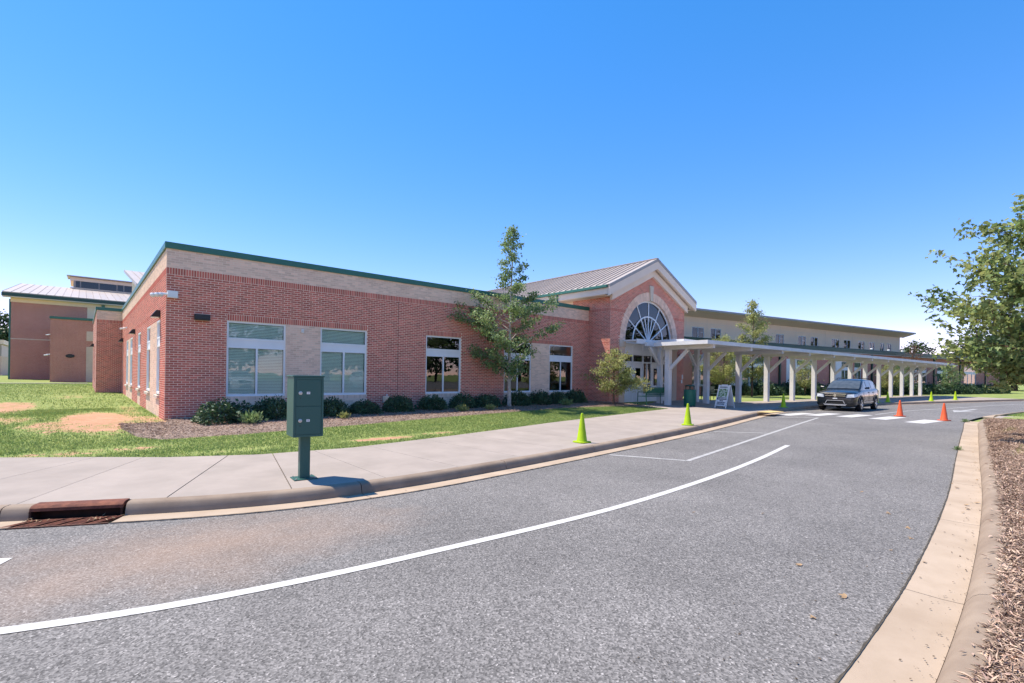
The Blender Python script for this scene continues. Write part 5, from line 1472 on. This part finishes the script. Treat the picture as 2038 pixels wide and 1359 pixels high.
# car glass: dark tinted, strongly reflective but still glass
m = pm("glass_car_solid", (.085, .095, .10), (.05, .058, .06), rough=.05, spec=.9)
hd = math.pi + rad(1.0)
fx, fy = 31.7, 8.42
car("parked_car", (fx, fy, road_z(fx, fy)), hd, "dark blue-grey sport-utility car parked by the canopy with its front toward the crosswalk", "car_paint")

# cars across the drive, seen only as reflections in the windows
for i, (x, y, h, p, lb) in enumerate([(9.5, -9.2, 92, "car_white", "white car parked across the drive, reflected in the front windows"), (4.2, -9.4, 88, "car_silver", "silver car parked across the drive, reflected in the front windows"), (20.5, -9.6, 91, "car_white", "white car parked farther along the far lot, reflected in the windows")]):
    car("parked_car", (x, y, float(zr(x)) + .165), rad(h), lb, p)

# ------------------------------------------------------------------ wall fixtures
def wedge_light(loc, ndir, label, w=.36):
    rz = math.atan2(ndir[1], ndir[0])
    b = empty("wall_light", loc, rz, label, "wall light")
    mb = MB(); mb.hexa([(0, -w / 2, -.10), (.24, -w / 2, -.10), (.24, w / 2, -.10), (0, w / 2, -.10), (0, -w / 2, .11), (.10, -w / 2, .11), (.10, w / 2, .11), (0, w / 2, .11)]); mb.build("housing", "black_metal", b, bevel=.008)
    mb = MB(); mb.box(.03, .21, -w / 2 + .03, w / 2 - .03, -.115, -.10); mb.build("lens", "white_plastic", b)
def box_light(loc, ndir, label, w=.40):
    rz = math.atan2(ndir[1], ndir[0])
    b = empty("wall_light", loc, rz, label, "wall light")
    mb = MB(); mb.box(.0, .17, -w / 2, w / 2, -.085, .085); mb.build("housing", "black_metal", b, bevel=.012)
    mb = MB(); mb.box(.172, .18, -w / 2 + .03, w / 2 - .03, -.06, .06); mb.build("front_plate", "black_metal", b)
box_light((2.71, YF - .008, 3.40), (0, -1), "black box wall light between the brick corner and the first window")
box_light((13.84, YF - .008, 3.42), (0, -1), "black box wall light on the front wall behind the birch-barked tree")
for (Y, lb) in ((19.0, "black wedge wall light above the side window nearest the building corner"), (28.6, "middle black wedge wall light on the sunlit side wall"), (37.3, "black wedge wall light on the side wall beside the projecting bay")):
    wedge_light((X0 - .008, Y, 3.55), (-1, 0), lb)
wedge_light((.612, 46, 3.5), (-1, 0), "black wedge wall light on the projecting bay's outer side")
wedge_light((21.05, 16.02, 3.10), (0, -1), "black wedge wall light on the brick left of the entrance doors", .30)
wedge_light((27.3, 16.02, 3.10), (0, -1), "black wedge wall light on the brick right of the entrance doors", .30)
def seccam(loc, ndir, label, s=1.0):
    rz = math.atan2(ndir[1], ndir[0])
    b = empty("security_camera", loc, rz, label, "security camera"); b.scale = (s, s, s)
    mb = MB(); mb.box(0, .06, -.06, .06, -.06, .06); mb.build("mount", "white_plastic", b, bevel=.01)
    mb = MB(); mb.tube([(.05, 0, 0), (.16, 0, .01), (.22, 0, -.02)], [.025] * 3, 8); mb.build("arm", "white_plastic", b)
    mb = MB(); mb.tube([(.12, 0, -.05), (.13, 0, -.05), (.40, 0, -.09), (.41, 0, -.09)], [.03, .055, .055, .03], 12); mb.build("body", "white_plastic", b, smooth=True)
b = empty("security_camera", (X0, YF, 4.0), 0, "white multi-head security camera wrapped around the brick building corner", "security camera")
mb = MB(); mb.box(.02, .27, -.14, -.012, -.10, .10); mb.build("junction_box", "white_plastic", b, bevel=.012)
mb = MB(); mb.tube([(.02, -.07, .0), (-.16, -.07, .0)], [.035, .035], 10); mb.build("arm", "white_plastic", b)
for k in range(3):
    mb = MB(); mb.lathe([(0, .05), (.05, .045), (.075, 0), (.07, -.03), (.04, -.07), (0, -.085)], 14, (-.14 - .09 * k, -.08 - .03 * (k % 2), -.02 - .015 * k)); mb.build("camera_head", "white_plastic", b, smooth=True)
seccam((X0 - .01, 33.6, 4.05), (-1, 0), "small white security camera high on the sunlit side wall", .8)
seccam((-2.46, 67.9, 5.25), (-1, -.2), "upper white security camera on the corner of the lower brick block", .8)
seccam((-2.46, 67.9, 3.25), (-1, -.2), "lower white security camera on the corner of the lower brick block", 1.1)
b = empty("wall_sensor", (5.66, YF - .008, 3.2), 0, "small white sensor box on the tan brick between the two wide windows", "sensor")
mb = MB(); mb.box(-.04, .04, -.05, 0, -.06, .06); mb.build("housing", "white_plastic", b, bevel=.01)
mb = MB(); mb.box(-.015, .015, -.055, -.051, -.03, .03); mb.build("lens", "steel", b)
b = empty("hose_box", (8.75, YF - .008, .82), 0, "small grey utility box low on the brick wall above the shrubs", "utility box")
mb = MB(); mb.box(-.13, .13, -.08, 0, -.13, .13); mb.build("cover", "steel", b, bevel=.01)
mb = MB(); mb.tube([(.05, -.05, .12), (.05, -.05, .2)], [.02, .03], 8); mb.build("pipe", "white_plastic", b)
b = empty("wall_notice", (27.55, 16.02, 1.6), 0, "pair of small white notices on the brick right of the doors", "notice")
mb = MB(); mb.box(-.1, .05, -.015, 0, -.12, .1); mb.build("sheet", "sign_white", b); mb = MB(); mb.box(-.02, .1, -.015, 0, .14, .4); mb.build("sheet", "sign_white", b)

# ------------------------------------------------------------------ plants
def make_tree(name, label, base, H, crown, leaf, nleaf, lmat="leaf_young", bark="bark_pale", trunk_r=.06, clear=.2, nlimb=22, group=None, seed=1, shape='rhomb', rise=.75, extra=(), lean=(0, 0), wide=.38, spread=.16, twigs=5):
    """crown(t) -> radius at relative height t (0 at first limb .. 1 at top); limbs carry twigs and twigs carry leaves"""
    r = random.Random(seed); b = empty(name, base, 0, label, "tree", group)
    tr = MB(); path = []; n = 9
    for i in range(n):
        t = i / (n - 1); path.append(Vector((lean[0] * t * t + .03 * H * .3 * math.sin(3.1 * t + seed) * t, lean[1] * t * t + .02 * H * .3 * math.cos(4 * t + seed) * t, H * .97 * t)))
    tr.tube(path, [trunk_r * (1.25 if i == 0 else 1) * (1 - i / (n - 1)) ** .8 + .006 for i in range(n)], 9)
    def trunk_at(t): f = t * (n - 1); i = min(n - 2, int(f)); return path[i].lerp(path[i + 1], f - i)
    seg = []
    limbs = []
    for k in range(nlimb):
        t = (k + .5) / nlimb; az = 2.39996 * k + r.uniform(-.5, .5); R = crown(t) * r.uniform(.72, 1.12); limbs.append((t, az, R, rise * r.uniform(.7, 1.25)))
    limbs += list(extra)
    for (t, az, R, rs) in limbs:
        h = clear + (1 - clear) * t; rs_ = rs; drop = R * rs_ * .62
        hb = max(clear * .8, h - drop / H * .9)
        p0 = trunk_at(min(.985, hb)); d = Vector((math.cos(az), math.sin(az), 0)); pts = [p0]
        for j in range(1, 5):
            f = j / 4; pts.append(p0 + d * R * f + Vector((r.uniform(-1, 1), r.uniform(-1, 1), 0)) * R * .06 * f + Vector((0, 0, R * rs_ * (f - .30 * f * f))))
        r0 = max(.008, trunk_r * .42 * (1 - hb) + .006); tr.tube(pts, [r0 * (1 - .8 * j / 4) for j in range(5)], 5)
        seg.append((pts[2], pts[4], .8)); seg.append((pts[1], pts[3], .5))
        for q in range(twigs):
            f = r.uniform(.25, 1.0); a = pts[min(3, int(f * 4))].lerp(pts[min(4, int(f * 4) + 1)], f * 4 - int(f * 4)) if f < 1 else pts[4]
            az2 = az + r.choice([-1, 1]) * r.uniform(.4, 1.3); l = R * r.uniform(.18, .42)
            e = a + Vector((math.cos(az2), math.sin(az2), r.uniform(.1, .8))) * l; tr.tube([a, a.lerp(e, .5) + Vector((0, 0, .03 * l)), e], [r0 * .35, r0 * .25, r0 * .12], 4); seg.append((a, e, 1.0))
    seg.append((trunk_at(.8), trunk_at(1), .7)); seg.append((trunk_at(.9), trunk_at(1), .8))
    tr.build("trunk", bark, b, smooth=True, fix=False)
    wts = np.array([s[2] * max(.1, (s[1] - s[0]).length) for s in seg]); wts /= wts.sum(); rg = np.random.default_rng(seed)
    idx = rg.choice(len(seg), nleaf, p=wts); A = np.array([tuple(s[0]) for s in seg])[idx]; B = np.array([tuple(s[1]) for s in seg])[idx]
    f = rg.random(nleaf)**.75; clump = rg.random(nleaf) < .72
    f = np.where(clump, .22 + .26 * rg.integers(0, 4, nleaf), f); jit = rg.normal(size=(nleaf, 3)) * spread * np.where(clump, .8, 1.15)[:, None] * np.array([1, 1, .7])
    P = A + (B - A) * f[:, None] + jit
    v = rg.normal(size=(nleaf, 3)); v[:, 2] -= .6; Nn = rg.normal(size=(nleaf, 3)) * .7 + np.array([0, 0, 1.])
    leaf_obj("crown", P, v, Nn, leaf * (.6 + .7 * rg.random(nleaf)), lmat, b, shape=shape, w=wide)
    return b
def interp(*pts):
    xs = [p[0] for p in pts]; ys = [p[1] for p in pts]; return lambda t: float(np.interp(t, xs, ys))

x, y = at_depth(1014, 21.4); zt_ = float(zlawn(x, y)) + .03
make_tree("young_tree", "tall young tree with pale trunk and narrow leafy spire in front of the brick wing", (x, y, zt_), 7.95,
          interp((0, .75), (.1, 1.25), (.25, 1.75), (.42, 1.85), (.50, 1.3), (.58, .72), (.72, .62), (.80, .42), (.9, .5), (1, .10)), .10, 13500, "leaf_young", "bark_pale", .075, .17, 36, seed=5, rise=.95, spread=.125, twigs=6,
          extra=[(.44, math.atan2(.655, -.7556), 2.2, .45), (.36, math.atan2(.655, -.7556) + .2, 2.15, .3), (.46, math.atan2(-.655, .7556), 1.95, .6), (.14, math.atan2(.655, -.7556), 1.6, .35)])
x, y = at_depth(1222, 24.3)
make_tree("small_tree", "small bushy yellow-green tree in the mulch beside the entrance pavilion", (x, y, .44), 2.75, interp((0, .7), (.25, 1.15), (.6, 1.0), (.85, .6), (1, .2)), .075, 7000, "leaf_yellow", "bark_brown", .05, .22, 22, seed=9, rise=.55, spread=.13,
          extra=[(.25, math.atan2(-.655, .7556), 1.55, .1), (.12, math.atan2(-.655, .7556) - .3, 1.5, -.05)])
# big maple whose trunk stands just outside the frame
tx, ty = 19.0, .25
left = math.atan2(.655, -.7556)
make_tree("maple_tree", "large leafy maple overhanging the planted island beyond the right-hand kerb", (tx, ty, .25), 7.0, interp((0, 1.8), (.2, 2.5), (.4, 2.5), (.6, 2.0), (.8, 1.4), (1, .35)), .115, 13500, "leaf_maple", "bark_brown", .11, .19, 46, seed=21, shape='maple', rise=.62, spread=.125, twigs=7,
          extra=[(.52, left + .05, 2.75, .42), (.34, left - .1, 2.7, .2), (.28, left + .25, 2.8, .1), (.12, left, 2.2, -.12), (.04, left - .2, 1.9, -.25), (.72, left, 2.2, .8), (.80, left + .3, 1.7, .9), (.45, left + .35, 2.8, .3)])
# trees between the canopy and the classroom wing
def wallpt(t, off): p = RA + RD * t + RN * off; return p.x, p.y
specs = [(1440, 38.0, 4.7, 1.9, 11000, "leaf_yellow", "broad light green tree behind the canopy beside the entrance", .09, 1),
         (1497, 38.5, 7.6, 1.35, 9000, "leaf_yellow", "tall leafy tree rising above the canopy roof near the entrance", .11, 2),
         (1602, 43.5, 3.2, .95, 4500, "leaf_yellow", "slender pale green sapling behind the canopy posts left of the car", .08, 3),
         (1768, 50.5, 3.2, 1.0, 3000, "leaf_yellow", "yellow-green sapling behind the canopy just past the car", .1, 4),
         (1788, 52.5, 3.6, 1.2, 3500, "leaf_young", "bushy green sapling behind the canopy past the car", .1, 5),
         (1817, 54.5, 5.6, 1.1, 1500, "leaf_red", "reddish-leaved young tree rising over the far part of the canopy", .11, 6),
         (1888, 57.5, 3.4, 1.2, 3500, "leaf_young", "green sapling against the brick wall past the canopy end", .11, 7)]
for (u, d, Hh, R, nl, lm, lb, lf, sd) in specs:
    x, y = at_depth(u, d); z = float(zlawn(x, y))
    make_tree("young_tree", lb, (x, y, z), Hh, interp((0, R * .75), (.3, R), (.65, R * .8), (1, R * .15)), lf, nl, lm, "bark_brown", .06, .2, 22, seed=30 + sd, rise=1.0, spread=.2)

# far trees beyond the buildings: three crowns, copied
def far_tree(seed, Hh, R, mat="leaf_far"):
    return make_tree("far_tree", "", (0, 0, -200), Hh, interp((0, R * .8), (.3, R), (.6, R * .85), (.85, R * .5), (1, R * .12)), .55, 2400, mat, "bark_brown", .25, .18, 26, seed=seed, rise=.5, spread=.55, wide=.45, twigs=6)
protos = [far_tree(61, 11, 4.2), far_tree(62, 13, 4.6), far_tree(63, 9.5, 4.0)]
used = [False] * 3
def place_far(i, x, y, s, rz, label, group):
    o = protos[i] if not used[i] else copy_tree(protos[i])
    used[i] = True; o.location = (x, y, 0); o.scale = (s, s, s); o.rotation_euler = (0, 0, rz); o["label"] = label; o["group"] = group
rr = random.Random(12)
for k, (u, d, s) in enumerate([(1802, 118, .92), (1822, 112, .86), (1846, 122, .82), (1868, 125, .72), (1905, 104, .80), (1925, 98, .85), (1948, 92, .88), (1972, 96, 1.0), (1996, 90, 1.0), (2022, 88, 1.05), (2048, 86, 1.05), (2080, 90, 1.1), (1985, 120, 1.2), (2015, 118, 1.25)]):
    x, y = at_depth(u, d); place_far(k % 3, x, y, s, rr.uniform(0, 6), "dark green broadleaf tree standing beyond the far end of the classroom wing", "trees beyond the classroom wing")
for k, (u, d, s) in enumerate([(-22, 150, 1.35), (-4, 156, 1.55), (12, 150, 1.45), (26, 160, 1.3), (-45, 150, 1.4)]):
    x, y = at_depth(u, d); place_far(k % 3, x, y, s, rr.uniform(0, 6), "dark green tree on the rise beyond the gymnasium", "trees beyond the gymnasium")
for k in range(15):
    place_far(k % 3, 12 + 11 * k + rr.uniform(-2, 2), -58 + .12 * 11 * k + rr.uniform(-6, 4), rr.uniform(1.1, 1.5), rr.uniform(0, 6), "tree across the car park, mirrored in the entrance glass", "trees across the car park")

# clipped evergreen shrubs
def shrub_mesh(seed, n, leaf):
    rg = np.random.default_rng(seed); d = rg.normal(size=(n, 3)); d[:, 2] = np.abs(d[:, 2]) * .9 - .12; d /= np.linalg.norm(d, axis=1)[:, None]
    az = np.arctan2(d[:, 1], d[:, 0]); bump = 1 + .12 * np.sin(3 * az + seed) + .10 * np.sin(5 * az + 4 * d[:, 2] + seed * 2) + .06 * np.sin(11 * az + 9 * d[:, 2])
    rr_ = (1 - .38 * rg.random(n)**2.2) * bump
    P = d * rr_[:, None] * np.array([1, 1, .92]); P[:, 2] += .10
    v = d * .8 + rg.normal(size=(n, 3)) * .6 + np.array([0, 0, .3]); Nn = d + rg.normal(size=(n, 3)) * .6
    return P, v, Nn, leaf * (.6 + .8 * rg.random(n))
SH = []
for sd in (1, 2, 3):
    b = empty("shrub", (0, 0, -100), 0, "", "shrub", "shrubs")
    P, v, Nn, S = shrub_mesh(sd, 3000, .13); leaf_obj("foliage", P, v, Nn, S, "leaf_shrub", b, w=.30)
    mb = MB(); r = random.Random(sd)
    for k in range(7):
        a = k * .9; mb.tube([(0, 0, -.1), (.25 * math.cos(a), .25 * math.sin(a), .3), (.6 * math.cos(a), .6 * math.sin(a), .62)], [.035, .025, .01], 5)
    mb.build("stems", "bark_brown", b); SH.append([b, False])
def place_shrub(i, loc, sx, sz, rz, label, group):
    o = SH[i][0] if not SH[i][1] else copy_tree(SH[i][0]); SH[i][1] = True
    o.location = loc; o.scale = (sx, sx, sz); o.rotation_euler = (0, 0, rz); o["label"] = label; o["group"] = group
sl = [(450, 838, 54, 799), (545, 833, 34, 793), (657, 829, 34, 796), (727, 824, 31, 800), (792, 819, 29, 789), (862, 816, 29, 789), (920, 813, 26, 786), (970, 811, 27, 787), (1030, 810, 25, 783), (1075, 808, 23, 783), (1110, 808, 20, 785), (1145, 806, 22, 781)]
for k, (u, v, hw, vt) in enumerate(sl):
    Y = 15.75 + .75 * min(1, k / 5); x = at_y(u, Y); d = Y / ray(u)[1] * 987
    R = hw * d / 987; z = float(zlawn(x, Y)) + .03; Hh = (v - vt) * d / 987
    lb = ["widest rounded evergreen shrub, at the brick corner end of the bed", "rounded evergreen shrub under the first window, just past the widest shrub", "rounded evergreen shrub under the second window, beside the parcel locker",
          "low rounded evergreen shrub past the second window's far edge", "evergreen shrub on bare brick next to the small grey utility box", "evergreen shrub under the near edge of the third window", "evergreen shrub just past the third window",
          "evergreen shrub on the bare brick left of the pale-trunked tree", "evergreen shrub directly behind the pale tree trunk", "evergreen shrub under the tan brick panel past the pale-trunked tree", "evergreen shrub under the last front window", "evergreen shrub nearest the entrance pavilion's side wall"][k]
    place_shrub(k % 3, (x, Y, z), R * .98, Hh * .98, rr.uniform(0, 6), lb, "evergreen shrubs in front of the brick wing")
for k in range(26):
    t = 3 + 2.2 * k; x, y = wallpt(t, 1.25 + .25 * (k % 3)); place_shrub(k % 3, (x, y, float(zlawn(x, y))), rr.uniform(.85, 1.1), rr.uniform(.85, 1.1), rr.uniform(0, 6), "low dark evergreen shrub in the row along the classroom wing wall", "shrubs along the classroom wing")

# low flowering tufts in the bed
def tuft(loc, s, mat, label, seed):
    rg = np.random.default_rng(seed); n = 200; b = empty("low_plant", loc, 0, label, "plant", "low plants in the mulch")
    a = rg.random(n) * 6.28; e = rg.random(n) * 1.1 + .25; D = np.stack([np.cos(a) * np.cos(e), np.sin(a) * np.cos(e), np.sin(e)], 1)
    P = np.stack([rg.normal(size=n) * .05 * s, rg.normal(size=n) * .05 * s, np.zeros(n)], 1) + D * (rg.random(n) * .22 * s)[:, None]
    leaf_obj("foliage", P, D, rnd_unit(n), s * (.06 + .07 * rg.random(n)), mat, b, w=.25)
for k, (u, Y, s, m, lb) in enumerate([(500, 15.0, 1.3, "leaf_young", "low spreading grey-green plant beside the widest shrub"), (686, 15.0, .8, "leaf_yellow", "small yellowing plant in the mulch below the second wide window"), (921, 15.35, 1.0, "leaf_yellow", "small pale tuft in the mulch left of the pale-trunked tree"), (976, 15.4, .9, "leaf_yellow", "small golden tuft in the mulch close to the pale-trunked tree"), (1128, 15.6, 1.2, "leaf_young", "small green tuft in the mulch under the last front window")]):
    x = at_y(u, Y); tuft((x, Y, float(zlawn(x, Y)) + .05), s, m, lb, 70 + k)
# weeds in the right-hand gutter joint
for k, (x, s) in enumerate([(9.3 + 7.0, .35), (26.6, .5)]):
    o = tuft((x, float(yr(x)) + .0, float(zr(x)) + .01), s, "leaf_young", ["little green weed midway along the right-hand gutter joint", "little green weed in the gutter joint by the island path"][k], 90 + k)
# fallen leaves and twigs on the road and gutter
def dry_leaf(seed):
    P = np.array([[0, 0, .006]]); rg = np.random.default_rng(seed)
    me_o = leaf_obj("fallen_leaf", P, np.array([[1., .1, .08]]), np.array([[.15, .2, 1.]]), np.array([.085]), "leaf_dry", None, shape='maple'); return me_o
dl = [dry_leaf(1), dry_leaf(2)]; ru = random.Random(8); first = [True, True]
spots = [(1720, 983), (1521, 1025), (1628, 1232), (1385, 1022), (1775, 1026), (1692, 1194), (1815, 1055), (1818, 1075), (1780, 1100), (1600, 1130), (1842, 1123), (1930, 1010), (1925, 1016), (1922, 1025), (1950, 1006), (1900, 967), (1950, 960), (1952, 975), (1905, 975), (1940, 905), (1945, 925), (1953, 940), (810, 975), (780, 972), (1835, 900)]
for k, (u, v) in enumerate(spots):
    z = .05
    for _ in range(6):
        x, y = on_ground(u, v, z); z = road_z(x, y) if y > float(yr(x)) and y < float(yk(x)) else float(zr(x)) + .01
    o = dl[k % 2] if first[k % 2] else dl[k % 2].copy()
    if not first[k % 2]: COL.objects.link(o)
    first[k % 2] = False
    o.location = (x, y, z + .004); o.rotation_euler = (ru.uniform(-.2, .2), ru.uniform(-.2, .2), ru.uniform(0, 6)); s = ru.uniform(.35, .8); o.scale = (s, s, s)
    tag(o, "dry brown leaf lying on the drive or its gutter", "leaf", "fallen leaves on the drive")

# grit and bits of leaf caught along the right-hand gutter and scattered on the drive
n = 900; xx = 2.6 + 24 * RNG.random(n)**1.7; d = np.where(RNG.random(n) < .55, .33 + .07 * RNG.normal(size=n), -.9 + 1.25 * RNG.random(n)); d = np.clip(d, -2.5, .375)
yy = yr(xx) - d; zz = np.array([road_z(float(a), float(b_)) if b_ > yr(a) else float(zr(a)) + .008 for a, b_ in zip(xx, yy)]) + .006
D = rnd_unit(n); D[:, 2] *= .1; o = leaf_obj("gutter_litter", np.stack([xx, yy, zz], 1), D, rnd_unit(n) * .25 + np.array([0, 0, 1.]), .006 + .022 * RNG.random(n)**2, "leaf_dry_dark", None, w=.3)
o["kind"] = "stuff"; o["label"] = "dark grit and leaf crumbs along the right-hand gutter"; o["category"] = "litter"
